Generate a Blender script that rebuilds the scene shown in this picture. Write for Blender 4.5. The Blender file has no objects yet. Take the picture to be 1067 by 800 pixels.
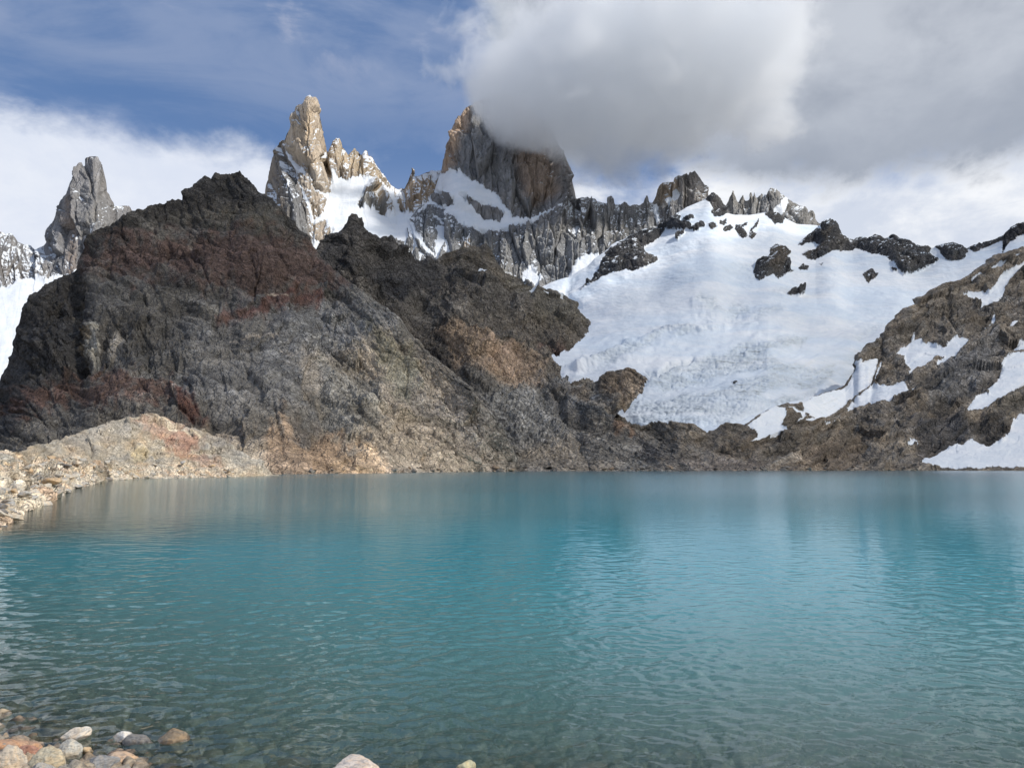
import bpy, math, random, time
import numpy as np
T0 = time.time()
R = math.radians
F32 = np.float32
# ------------------------------------------------------------------ camera, world, sun, exposure
scene = bpy.context.scene
FOC, CX, CY = 806.0, 533.5, 400.0           # focal length and centre in photo pixels
PITCH = math.atan(84.5 / FOC)
CAMZ = 3.5
cam_d = bpy.data.cameras.new("camera")
cam = bpy.data.objects.new("camera", cam_d)
scene.collection.objects.link(cam)
scene.camera = cam
cam.location = (0, 0, CAMZ)
cam.rotation_euler = (math.pi / 2 + PITCH, 0, 0)
cam_d.sensor_width = 36.0
cam_d.lens = FOC / 1067.0 * 36.0
cam_d.clip_start = 0.1
cam_d.clip_end = 60000
scene.view_settings.view_transform = 'Standard'
scene.view_settings.look = 'None'
scene.view_settings.gamma = 1
scene.view_settings.exposure = 0.15
scene.view_settings.use_curve_mapping = False
scene.cycles.max_bounces = 8
scene.cycles.volume_bounces = 8
scene.cycles.transparent_max_bounces = 8
scene.cycles.volume_step_rate = 1.0
scene.cycles.volume_max_steps = 96
scene.cycles.use_denoising = True

SUN_AZ, SUN_EL = 114.0, 44.0                # degrees clockwise from the view direction (+Y), and above the horizon
sd = bpy.data.lights.new("sun", 'SUN')
sd.energy = 3.5
sd.angle = R(0.53)
sd.color = (1.0, 0.955, 0.89)
sun = bpy.data.objects.new("sun", sd)
scene.collection.objects.link(sun)
SUNV = np.array([math.sin(R(SUN_AZ)) * math.cos(R(SUN_EL)), math.cos(R(SUN_AZ)) * math.cos(R(SUN_EL)), math.sin(R(SUN_EL))])
from mathutils import Vector
sun.rotation_euler = Vector(SUNV).to_track_quat('Z', 'Y').to_euler()

class NT:
    """small helper to write node trees"""
    def __init__(s, tree):
        s.t = tree; s.t.nodes.clear()
    def n(s, kind, **kw):
        nd = s.t.nodes.new(kind)
        for k, v in kw.items():
            if k.startswith('_'):
                nd.inputs[k[1:].replace('_', ' ')].default_value = v
            else:
                setattr(nd, k, v)
        return nd
    def l(s, a, b):
        s.t.links.new(a, b)
    def put(s, v, sock):
        if isinstance(v, (int, float)):
            sock.default_value = v
        elif isinstance(v, (tuple, list)):
            sock.default_value = tuple(v) + ((1.0,) if len(v) == 3 and len(sock.default_value) == 4 else ())
        else:
            s.l(v, sock)
    def m(s, op, a, b=0.0, c=None, clamp=False):
        nd = s.t.nodes.new('ShaderNodeMath'); nd.operation = op; nd.use_clamp = clamp
        s.put(a, nd.inputs[0]); s.put(b, nd.inputs[1])
        if c is not None: s.put(c, nd.inputs[2])
        return nd.outputs[0]
    def ramp(s, v, a, b, lo=0.0, hi=1.0, smooth=True):
        nd = s.t.nodes.new('ShaderNodeMapRange')
        nd.interpolation_type = 'SMOOTHSTEP' if smooth else 'LINEAR'
        s.put(v, nd.inputs['Value'])
        nd.inputs['From Min'].default_value = a; nd.inputs['From Max'].default_value = b
        nd.inputs['To Min'].default_value = lo; nd.inputs['To Max'].default_value = hi
        return nd.outputs[0]
    def mix(s, f, a, b, blend='MIX'):
        nd = s.t.nodes.new('ShaderNodeMix'); nd.data_type = 'RGBA'; nd.blend_type = blend
        s.put(f, nd.inputs[0]); s.put(a, nd.inputs[6]); s.put(b, nd.inputs[7])
        return nd.outputs[2]
    def noise(s, vec, scale, detail=4, rough=0.55, dist=0.0, w=None):
        nd = s.t.nodes.new('ShaderNodeTexNoise')
        if w is not None:
            nd.noise_dimensions = '4D'; nd.inputs['W'].default_value = w
        s.l(vec, nd.inputs['Vector'])
        nd.inputs['Scale'].default_value = scale; nd.inputs['Detail'].default_value = detail
        nd.inputs['Roughness'].default_value = rough; nd.inputs['Distortion'].default_value = dist
        return nd.outputs['Fac']
    def mapping(s, vec, scale=(1, 1, 1), rot=(0, 0, 0), loc=(0, 0, 0)):
        nd = s.t.nodes.new('ShaderNodeMapping')
        s.l(vec, nd.inputs['Vector'])
        nd.inputs['Scale'].default_value = scale; nd.inputs['Rotation'].default_value = rot; nd.inputs['Location'].default_value = loc
        return nd.outputs[0]

def build_world():
    w = bpy.data.worlds.new("World"); scene.world = w
    w.use_nodes = True
    t = NT(w.node_tree)
    out = t.n('ShaderNodeOutputWorld')
    bg = t.n('ShaderNodeBackground', _Strength=0.1)
    sky = t.n('ShaderNodeTexSky', sky_type='NISHITA')
    sky.sun_disc = False
    sky.sun_elevation = R(SUN_EL); sky.sun_rotation = R(SUN_AZ)
    sky.altitude = 1200; sky.air_density = 0.8; sky.dust_density = 0.5; sky.ozone_density = 2.5
    tc = t.n('ShaderNodeTexCoord')
    sep = t.n('ShaderNodeSeparateXYZ'); t.l(tc.outputs['Generated'], sep.inputs[0])
    x, y, z = sep.outputs
    az = t.m('ARCTAN2', x, y)                       # radians, 0 straight ahead
    el = t.m('ARCSINE', z)
    cmb = t.n('ShaderNodeCombineXYZ')
    t.l(az, cmb.inputs[0]); t.l(el, cmb.inputs[1])
    P = cmb.outputs[0]
    # strip of high thin cloud lower left, wisps
    n1 = t.noise(t.mapping(P, (1, 1.6, 1)), 5.0, 6, 0.6, 0.3)
    n2 = t.noise(t.mapping(P, (1, 3.2, 1), loc=(3, 1, 0)), 3.2, 7, 0.6, 0.6)
    n3 = t.noise(t.mapping(P, (1, 1.5, 1), loc=(7, 2, 0)), 9.0, 8, 0.6, 0.25)
    c1 = t.m('SUBTRACT', n1, 0.5); c2 = t.m('SUBTRACT', n2, 0.5); c3 = t.m('SUBTRACT', n3, 0.5)
    # low white bank on the left
    edge = t.m('SUBTRACT', 0.378, t.ramp(az, -0.34, -0.08, 0.0, 0.13))
    edge = t.m('ADD', edge, t.m('MULTIPLY', c3, 0.055))
    edge = t.m('ADD', edge, t.m('MULTIPLY', c1, 0.07))
    bank = t.ramp(t.m('SUBTRACT', edge, el), -0.012, 0.024)
    bank = t.m('MULTIPLY', bank, 0.99)
    veil = t.ramp(t.m('ADD', c2, t.m('MULTIPLY', c1, 0.4)), -0.16, 0.14, 0.10, 0.80)
    veil = t.m('MULTIPLY', veil, t.ramp(el, 0.37, 0.47))
    col = t.mix(0.7, sky.outputs[0], (1.05, 2.05, 4.3))
    col = t.mix(t.ramp(el, 0.24, 0.42, 0.50, 0.0), col, (4.6, 5.4, 7.2))
    col = t.mix(veil, col, (2.45, 3.15, 4.8))
    wl = t.m('MULTIPLY', t.ramp(t.m('ADD', c3, t.m('MULTIPLY', c2, 0.8)), 0.05, 0.24, 0.0, 0.62), t.ramp(el, 0.44, 0.54))
    col = t.mix(wl, col, (4.3, 4.6, 5.8))
    # faint low streaks between the peaks
    st = t.m('MULTIPLY', t.ramp(t.m('ADD', c2, t.m('MULTIPLY', c3, 0.5)), -0.06, 0.16, 0.0, 0.6), t.ramp(el, 0.43, 0.33))
    col = t.mix(st, col, (5.6, 6.1, 7.4))
    bcol = t.mix(t.ramp(t.m('ADD', c1, t.m('MULTIPLY', c3, 0.5)), -0.15, 0.15), (6.7, 7.2, 8.3), (7.6, 7.95, 8.7))
    col = t.mix(t.m('MULTIPLY', bank, 0.96), col, bcol)
    # broad white cumulus low to the right
    wr = t.m('ADD', t.ramp(az, 0.02, 0.30, 0.03, 0.06), 0.31)
    wr = t.m('ADD', wr, t.m('MULTIPLY', c1, 0.20)); wr = t.m('ADD', wr, t.m('MULTIPLY', c3, 0.12))
    white = t.m('MULTIPLY', t.ramp(t.m('SUBTRACT', wr, el), -0.03, 0.05), t.ramp(az, 0.0, 0.08))
    shade = t.ramp(t.m('ADD', c1, t.m('MULTIPLY', c3, 0.7)), -0.12, 0.14)
    wcol = t.mix(shade, (6.0, 6.5, 7.5), (8.7, 8.85, 9.1))
    gap = t.m('MULTIPLY', t.ramp(t.m('ADD', c2, t.m('MULTIPLY', c3, 0.4)), 0.04, 0.13), t.ramp(el, 0.25, 0.32))
    col = t.mix(t.m('MULTIPLY', white, t.m('SUBTRACT', 0.97, t.m('MULTIPLY', gap, 0.75))), col, wcol)
    # the large grey cloud over the right half
    gl = t.m('SUBTRACT', az, -0.055)
    gl = t.m('ADD', gl, t.m('MULTIPLY', c3, 0.11)); gl = t.m('ADD', gl, t.m('MULTIPLY', c1, 0.06))
    gb = t.m('SUBTRACT', el, t.m('SUBTRACT', 0.375, t.ramp(az, 0.20, 0.42, 0.0, 0.055)))
    gb = t.m('ADD', gb, t.m('MULTIPLY', c1, 0.13)); gb = t.m('ADD', gb, t.m('MULTIPLY', c3, 0.13))
    grey = t.m('MULTIPLY', t.ramp(gl, 0.0, 0.045), t.ramp(gb, -0.012, 0.035))
    gn = t.noise(t.mapping(P, (1, 1.7, 1), loc=(1.3, 5, 0)), 3.2, 6, 0.55, 0.3)
    gn2 = t.m('ADD', gn, t.m('ADD', t.m('MULTIPLY', c1, 0.30), t.m('MULTIPLY', c3, 0.45)))
    gcol = t.mix(t.ramp(gn2, 0.33, 0.68), (3.3, 3.65, 4.35), (5.0, 5.35, 6.0))
    gcol = t.mix(t.m('MULTIPLY', t.ramp(gb, 0.16, 0.0, 0.0, 0.8), t.ramp(c3, -0.15, 0.1, 0.5, 1.0)), gcol, (3.0, 3.4, 4.15))
    gcol = t.mix(t.ramp(gl, 0.0, 0.12, 0.35, 0.0), gcol, (6.0, 6.6, 7.3))
    col = t.mix(grey, col, gcol)
    t.l(col, bg.inputs['Color'])
    t.l(bg.outputs[0], out.inputs['Surface'])
build_world()

# ------------------------------------------------------------------ numpy noise library
_rng = np.random.RandomState(7)
PERM = _rng.permutation(4096).astype(np.int32)
ANG = _rng.rand(4096).astype(F32) * 2 * np.pi
GX, GY = np.cos(ANG), np.sin(ANG)
RA, RB, RC = _rng.rand(3, 4096).astype(F32)
def H(ix, iy, seed):
    return PERM[(PERM[(ix + seed * 131) & 4095] + iy) & 4095]
def perlin(x, y, seed=0):
    x = np.asarray(x, F32); y = np.asarray(y, F32)
    fx = np.floor(x); fy = np.floor(y)
    ix = fx.astype(np.int32); iy = fy.astype(np.int32)
    dx = x - fx; dy = y - fy
    u = dx * dx * dx * (dx * (dx * 6 - 15) + 10); v = dy * dy * dy * (dy * (dy * 6 - 15) + 10)
    def g(a, b):
        h = H(ix + a, iy + b, seed)
        return GX[h] * (dx - a) + GY[h] * (dy - b)
    n0 = g(0, 0); n1 = g(1, 0); n2 = g(0, 1); n3 = g(1, 1)
    a = n0 + u * (n1 - n0); b = n2 + u * (n3 - n2)
    return (a + v * (b - a)) * 1.5
def fbm(x, y, wl, octs=5, seed=0, gain=0.5, ridged=False):
    out = 0; amp = 1.0; tot = 0
    for k in range(octs):
        n = perlin(x / wl + 17.3 * k, y / wl - 9.1 * k, seed + k)
        if ridged: n = 1 - 2 * np.abs(n)
        out = out + n * amp; tot += amp
        amp *= gain; wl /= 2.03
    return out / tot
def facet(x, y, wl, seed=0, tilt=1.0):
    """angular blocks: every Voronoi cell is a tilted plane; returns height (in px) and the gap to the next cell"""
    x = np.asarray(x / wl, F32); y = np.asarray(y / wl, F32)
    fx = np.floor(x).astype(np.int32); fy = np.floor(y).astype(np.int32)
    best = np.full(x.shape, 9.0, F32); sec = best.copy(); hh = np.zeros(x.shape, F32)
    for a in (-1, 0, 1):
        for b in (-1, 0, 1):
            h = H(fx + a, fy + b, seed)
            px = fx + a + RA[h]; py = fy + b + RB[h]
            ddx = x - px; ddy = y - py
            d = ddx * ddx + ddy * ddy
            val = (GX[h] * ddx + GY[h] * ddy) * tilt * (0.3 + RC[h]) + (RC[h] - 0.5) * 0.55
            m = d < best
            sec = np.where(m, best, np.minimum(sec, d))
            hh = np.where(m, val, hh)
            best = np.where(m, d, best)
    return hh * wl, (np.sqrt(sec) - np.sqrt(best))
def sstep(a, b, v):
    t = np.clip((v - a) / (b - a), 0, 1)
    return t * t * (3 - 2 * t)
def sdist(poly, X, Y, margin=40):
    """signed distance in px to a polygon, positive inside; far outside = -margin"""
    P = np.array(poly, F32)
    out = np.full(X.shape, -margin, F32)
    box = (X > P[:, 0].min() - margin) & (X < P[:, 0].max() + margin) & (Y > P[:, 1].min() - margin) & (Y < P[:, 1].max() + margin)
    if not box.any(): return out
    x = X[box]; y = Y[box]
    d2 = np.full(x.shape, 1e9, F32); ins = np.zeros(x.shape, bool)
    n = len(P)
    for i in range(n):
        ax, ay = P[i]; bx, by = P[(i + 1) % n]
        ex, ey = bx - ax, by - ay
        L = ex * ex + ey * ey + 1e-9
        t = np.clip(((x - ax) * ex + (y - ay) * ey) / L, 0, 1)
        qx = x - (ax + t * ex); qy = y - (ay + t * ey)
        d2 = np.minimum(d2, qx * qx + qy * qy)
        if ay != by:
            c = ((ay > y) != (by > y)) & (x < (bx - ax) * (y - ay) / (by - ay) + ax)
            ins ^= c
    d = np.sqrt(d2)
    out[box] = np.maximum(np.where(ins, d, -d), -margin)
    return out
def ldist(line, X, Y, margin=40):
    """distance in px to an open polyline"""
    P = np.array(line, F32)
    out = np.full(X.shape, margin, F32)
    box = (X > P[:, 0].min() - margin) & (X < P[:, 0].max() + margin) & (Y > P[:, 1].min() - margin) & (Y < P[:, 1].max() + margin)
    if not box.any(): return out
    x = X[box]; y = Y[box]; d2 = np.full(x.shape, margin * margin, F32)
    for i in range(len(P) - 1):
        ax, ay = P[i]; bx, by = P[i + 1]
        ex, ey = bx - ax, by - ay
        t = np.clip(((x - ax) * ex + (y - ay) * ey) / (ex * ex + ey * ey + 1e-9), 0, 1)
        qx = x - (ax + t * ex); qy = y - (ay + t * ey)
        d2 = np.minimum(d2, qx * qx + qy * qy)
    out[box] = np.sqrt(d2)
    return out
cP, sP = math.cos(PITCH), math.sin(PITCH)
def W(x, y, D):
    """the point seen at photo pixel (x, y) on the upright plane D metres ahead"""
    a = (x - CX) / FOC; b = (CY - y) / FOC
    dy = cP - b * sP; dz = sP + b * cP
    return a / dy * D, D + 0 * x, CAMZ + dz / dy * D
def y_of(z, D):
    k = (z - CAMZ) / D
    b = (k * cP - sP) / (cP + k * sP)
    return CY - FOC * b
def D_of(y, z=0.0):
    b = (CY - y) / FOC
    return (z - CAMZ) * (cP - b * sP) / (sP + b * cP)

# ------------------------------------------------------------------ mesh helpers
def link(o):
    scene.collection.objects.link(o); return o
def tag(o, label=None, cat=None, kind=None, group=None):
    if label: o['label'] = label
    if cat: o['category'] = cat
    if kind: o['kind'] = kind
    if group: o['group'] = group
    return o
def grid_mesh(name, P, mat, col=None, snow=None, extra=None, smooth=True, cut=None):
    nr, nc = P.shape[:2]
    me = bpy.data.meshes.new(name)
    idx = np.arange(nr * nc, dtype=np.int32).reshape(nr, nc)
    q = np.stack([idx[:-1, :-1], idx[:-1, 1:], idx[1:, 1:], idx[1:, :-1]], -1).reshape(-1, 4)
    if cut is not None:
        q = q[~cut.ravel()[q].any(1)]
    me.vertices.add(nr * nc); me.vertices.foreach_set('co', P.reshape(-1, 3).astype(F32).ravel())
    me.loops.add(q.size); me.loops.foreach_set('vertex_index', q.ravel())
    me.polygons.add(len(q)); me.polygons.foreach_set('loop_start', np.arange(len(q), dtype=np.int32) * 4)
    me.polygons.foreach_set('use_smooth', np.full(len(q), smooth, bool))
    me.update(calc_edges=True)
    if col is not None:
        c = np.ones((nr * nc, 4), F32); c[:, :3] = col.reshape(-1, 3)
        at = me.attributes.new('Col', 'FLOAT_COLOR', 'POINT'); at.data.foreach_set('color', c.ravel())
    if snow is not None:
        at = me.attributes.new('snow', 'FLOAT', 'POINT'); at.data.foreach_set('value', snow.astype(F32).ravel())
    for k, v in (extra or {}).items():
        at = me.attributes.new(k, 'FLOAT', 'POINT'); at.data.foreach_set('value', v.astype(F32).ravel())
    me.materials.append(mat)
    return link(bpy.data.objects.new(name, me))

# ------------------------------------------------------------------ materials
def rock_material(name, px, streak=(1, 1, 1), var=0.45, bump=1.0, speck=0.35, block=0.55, blockscale=(1, 1, 1)):
    """rock with painted mineral colour (Col), snow lying where the snow attribute says; px = metres per pixel there"""
    mat = bpy.data.materials.new(name); mat.use_nodes = True
    t = NT(mat.node_tree)
    out = t.n('ShaderNodeOutputMaterial')
    b = t.n('ShaderNodeBsdfPrincipled'); b.inputs['Roughness'].default_value = 0.85
    b.inputs['Specular IOR Level'].default_value = 0.25
    geo = t.n('ShaderNodeNewGeometry'); P = geo.outputs['Position']
    ca = t.n('ShaderNodeAttribute', attribute_name='Col').outputs['Color']
    sn = t.n('ShaderNodeAttribute', attribute_name='snow').outputs['Fac']
    Ps = t.mapping(P, streak)
    n1 = t.noise(Ps, 1 / (22 * px), 8, 0.62, 0.4)
    n2 = t.noise(Ps, 1 / (3.2 * px), 5, 0.7)
    n3 = t.noise(P, 1 / (90 * px), 3, 0.5)
    f = t.m('MULTIPLY', t.ramp(n1, 0.3, 0.7, 1 - var, 1 + var, False), t.ramp(n2, 0.3, 0.7, 1 - speck, 1 + speck, False))
    # broken blocks: each has its own tone, dark open joints between them
    wv = t.n('ShaderNodeTexNoise'); wv.inputs['Scale'].default_value = 1 / (9 * px); wv.inputs['Detail'].default_value = 4; t.l(P, wv.inputs['Vector'])
    wo = t.n('ShaderNodeVectorMath', operation='MULTIPLY_ADD'); t.l(wv.outputs['Color'], wo.inputs[0]); wo.inputs[1].default_value = (7 * px,) * 3; t.l(P, wo.inputs[2])
    Pw = t.mapping(wo.outputs[0], blockscale)
    def cells(size):
        v = t.n('ShaderNodeTexVoronoi', feature='F1'); v.inputs['Scale'].default_value = 1 / (size * px); t.l(Pw, v.inputs['Vector'])
        e = t.n('ShaderNodeTexVoronoi', feature='DISTANCE_TO_EDGE'); e.inputs['Scale'].default_value = 1 / (size * px); t.l(Pw, e.inputs['Vector'])
        sp = t.n('ShaderNodeSeparateColor'); t.l(v.outputs['Color'], sp.inputs[0])
        return sp.outputs[0], e.outputs['Distance']
    v1, e1 = cells(9.0); v2, e2 = cells(3.4)
    tone = t.m('MULTIPLY', t.m('MULTIPLY_ADD', v1, block * 0.7, 1 - block * 0.35), t.m('MULTIPLY_ADD', t.m('POWER', v2, 1.6), block * 1.3, 1 - block * 0.5))
    joint = t.m('MULTIPLY', t.ramp(e1, 0.0, 0.07, 1 - block * 0.75, 1.0), t.ramp(e2, 0.0, 0.10, 1 - block * 0.45, 1.0))
    bm = t.m('MULTIPLY', t.ramp(t.noise(P, 1 / (55 * px), 4, 0.6, 0.6), 0.44, 0.66, 0.12, 1.0), 1.0)
    bl = t.m('MULTIPLY', t.m('MULTIPLY', tone, joint), 1.0 + 0.75 * block)
    f = t.m('MULTIPLY', f, t.m('ADD', t.m('MULTIPLY', bl, bm), t.m('MULTIPLY', t.m('SUBTRACT', 1.0, bm), 1.12)))
    vm = t.n('ShaderNodeVectorMath', operation='SCALE'); t.l(ca, vm.inputs[0]); t.l(f, vm.inputs['Scale'])
    warm = t.mix(t.ramp(n3, 0.4, 0.65), vm.outputs[0], t.mix(1.0, vm.outputs[0], (1.05, 1.0, 0.92), 'MULTIPLY'))
    warm = t.mix(t.ramp(n2, 0.5, 0.75, 0, 0.35), warm, t.mix(1.0, warm, (0.9, 1.0, 1.12), 'MULTIPLY'))
    # snow edge broken up by fine noise
    e = t.m('ADD', sn, t.m('MULTIPLY', t.m('SUBTRACT', t.noise(P, 1 / (4 * px), 6, 0.65), 0.5), 0.55))
    sm = t.ramp(e, 0.47, 0.56)
    scol = t.mix(t.ramp(t.noise(t.mapping(P, (1, 1, 2.5)), 1 / (30 * px), 6, 0.6), 0.35, 0.7), (0.70, 0.745, 0.79), (0.80, 0.82, 0.84))
    t.l(t.mix(sm, warm, scol), b.inputs['Base Color'])
    hb = t.m('ADD', t.m('MULTIPLY', n1, 6.0), t.m('MULTIPLY', n2, 1.6))
    hb = t.m('ADD', hb, t.m('ADD', t.m('MULTIPLY', v1, 1.6), t.m('MULTIPLY', v2, 0.9)))
    hb = t.m('ADD', hb, t.m('ADD', t.ramp(e1, 0.0, 0.12, -1.6, 0.0), t.ramp(e2, 0.0, 0.2, -0.8, 0.0)))
    hs = t.m('ADD', t.m('MULTIPLY', t.noise(t.mapping(P, (1, 1, 2.0)), 1 / (14 * px), 5, 0.6), 1.6), t.m('MULTIPLY', sm, 0.8))
    hm = t.n('ShaderNodeMix', data_type='FLOAT'); t.l(sm, hm.inputs[0]); t.l(hb, hm.inputs[2]); t.l(hs, hm.inputs[3])
    bp = t.n('ShaderNodeBump'); bp.inputs['Strength'].default_value = 0.9 * bump; bp.inputs['Distance'].default_value = 1.3 * px
    t.l(hm.outputs[0], bp.inputs['Height'])
    t.l(bp.outputs[0], b.inputs['Normal'])
    t.l(b.outputs[0], out.inputs['Surface'])
    return mat

def rail(xs, ypts=None, dpts=None, z=None):
    D = np.interp(xs, [p[0] for p in dpts], [p[1] for p in dpts])
    if z is not None:
        zz = z if np.isscalar(z) else np.interp(xs, [p[0] for p in z], [p[1] for p in z])
        y = y_of(zz, D)
    else:
        y = np.interp(xs, [p[0] for p in ypts], [p[1] for p in ypts])
    return y, D

class Sheet:
    """a mountain side built as a sheet from foot to crest and down its far side; detail is carved along its normals"""
    def __init__(s, x0, x1, dx, rails, rows, ease=None, ci=None, sm=40, under=0):
        s.xs = np.arange(x0, x1 + dx * 0.5, dx)
        rs = [rail(s.xs, *r[:2], z=(r[2] if len(r) > 2 else None)) for r in rails]
        s.rs = rs
        ys, Ds, fr = [], [], []
        if ci is None: ci = len(rails) - 2
        kk = int(sm / dx) | 1
        ker = np.hanning(kk + 2)[1:-1]; ker /= ker.sum()
        yc = rs[ci][0]; yu = yc
        if under:                                        # keep the smooth line below the teeth of the crest
            yu = np.max([np.roll(yc, k_) for k_ in range(-under, under + 1)], axis=0)
        ysm = np.convolve(np.pad(yu, kk // 2, mode='edge'), ker, 'valid')
        for k, n in enumerate(rows):
            (ya, Da), (yb, Db) = rs[k], rs[k + 1]
            e = (ease or [1.0] * len(rows))[k]
            t = np.linspace(0, 1, n, endpoint=False)[:, None]
            if k == ci - 1:
                top = np.abs(yb - ysm)
                q = np.clip(1 - (1 - t) * np.maximum(np.abs(yb - ya), 20) / (8 + 2.2 * top), 0, 1)   # only the last rows below the crest follow its teeth
                ys.append(ya + (ysm - ya) * t + (yb - ysm) * q * q)
            else:
                ys.append(ya + (yb - ya) * t)
            Ds.append(Da + (Db - Da) * t ** e)
            fr.append(k + t + 0 * ya)
        ys.append(rs[-1][0][None]); Ds.append(rs[-1][1][None]); fr.append(np.full((1, len(s.xs)), float(len(rows))))
        s.Y = np.concatenate(ys).astype(F32); s.D = np.concatenate(Ds).astype(F32); s.V = np.concatenate(fr).astype(F32)
        s.X = np.broadcast_to(s.xs.astype(F32), s.Y.shape).copy()
    def finish(s, front):
        """front = index of the crest rail; returns base points and normals"""
        P = np.stack(W(s.X, s.Y, s.D), -1).astype(F32)
        s.P = P; s.px = s.D / FOC
        Pb = P
        gu = np.gradient(Pb, axis=1); gv = np.gradient(Pb, axis=0)
        N = np.cross(gu, gv); N /= np.linalg.norm(N, axis=-1, keepdims=True) + 1e-9
        # smooth normals a little so that they do not follow the crest's teeth
        for ax in (0, 1):
            for _ in range(6):
                N = (np.roll(N, 1, ax) + N + np.roll(N, -1, ax)) / 3
        N /= np.linalg.norm(N, axis=-1, keepdims=True) + 1e-9
        s.N = N
    def displace(s, h):
        s.P = (s.P + s.N * (h * s.px)[..., None]).astype(F32)
    def normals(s):
        gu = np.gradient(s.P, axis=1); gv = np.gradient(s.P, axis=0)
        N = np.cross(gu, gv); return N / (np.linalg.norm(N, axis=-1, keepdims=True) + 1e-9)

def warp(X, Y, amp, wl, seed):
    return X + amp * fbm(X, Y, wl, 4, seed), Y + amp * fbm(X, Y, wl, 4, seed + 50)
def crest_noise(pts, amp, wl, seed, dx=1.0, ridged=False):
    xs = np.arange(pts[0][0], pts[-1][0] + dx, dx)
    ys = np.interp(xs, [p[0] for p in pts], [p[1] for p in pts])
    n = fbm(xs, xs * 0 + seed * 3.7, wl, 4, seed, 0.6)
    return list(zip(xs, ys - amp * n))
def paint(col, mask, c):
    m = mask[..., None]
    return col * (1 - m) + np.array(c, F32) * m

def rocky(X, Y, seed, big=70, amp=1.0, ang=0.0, stretch=1.0, small=1.0):
    """height in px of broken rock"""
    ca, sa = math.cos(R(ang)), math.sin(R(ang))
    u = X * ca + Y * sa; v = (-X * sa + Y * ca) * stretch
    wx, wy = warp(u, v, 6, 30, seed)
    h = 0.30 * facet(wx, wy, big, seed)[0]
    h = h + 0.30 * facet(wx + 31, wy, big * 0.42, seed + 1)[0]
    f3, e3 = facet(wx, wy + 13, big * 0.19, seed + 2)
    h = h + 0.32 * f3 * small
    f4, e4 = facet(wx * 1.0 + 5, wy, big * 0.085, seed + 3)
    h = h + 0.5 * f4 * small
    h = h - 1.6 * small * (1 - sstep(0.0, 0.12, e3)) - 1.0 * small * (1 - sstep(0, 0.15, e4))
    h = h + 2.0 * fbm(u, v, 14, 4, seed + 9) * small
    return h * amp
def grain(X, Y, ang, wl, seed, ratio=0.13, octs=5):
    """streaks along a direction (degrees, downwards to the right), e.g. bedding, debris trails"""
    ca, sa = math.cos(R(ang)), math.sin(R(ang))
    wx, wy = warp(X, Y, wl * 0.6, wl * 4, seed + 7)
    return fbm((wx * ca + wy * sa) * ratio, -wx * sa + wy * ca, wl, octs, seed, 0.6)
def toned(col, g, k):
    return col * np.clip(1 + k * g, 0.35, 2.2)[..., None]
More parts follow.
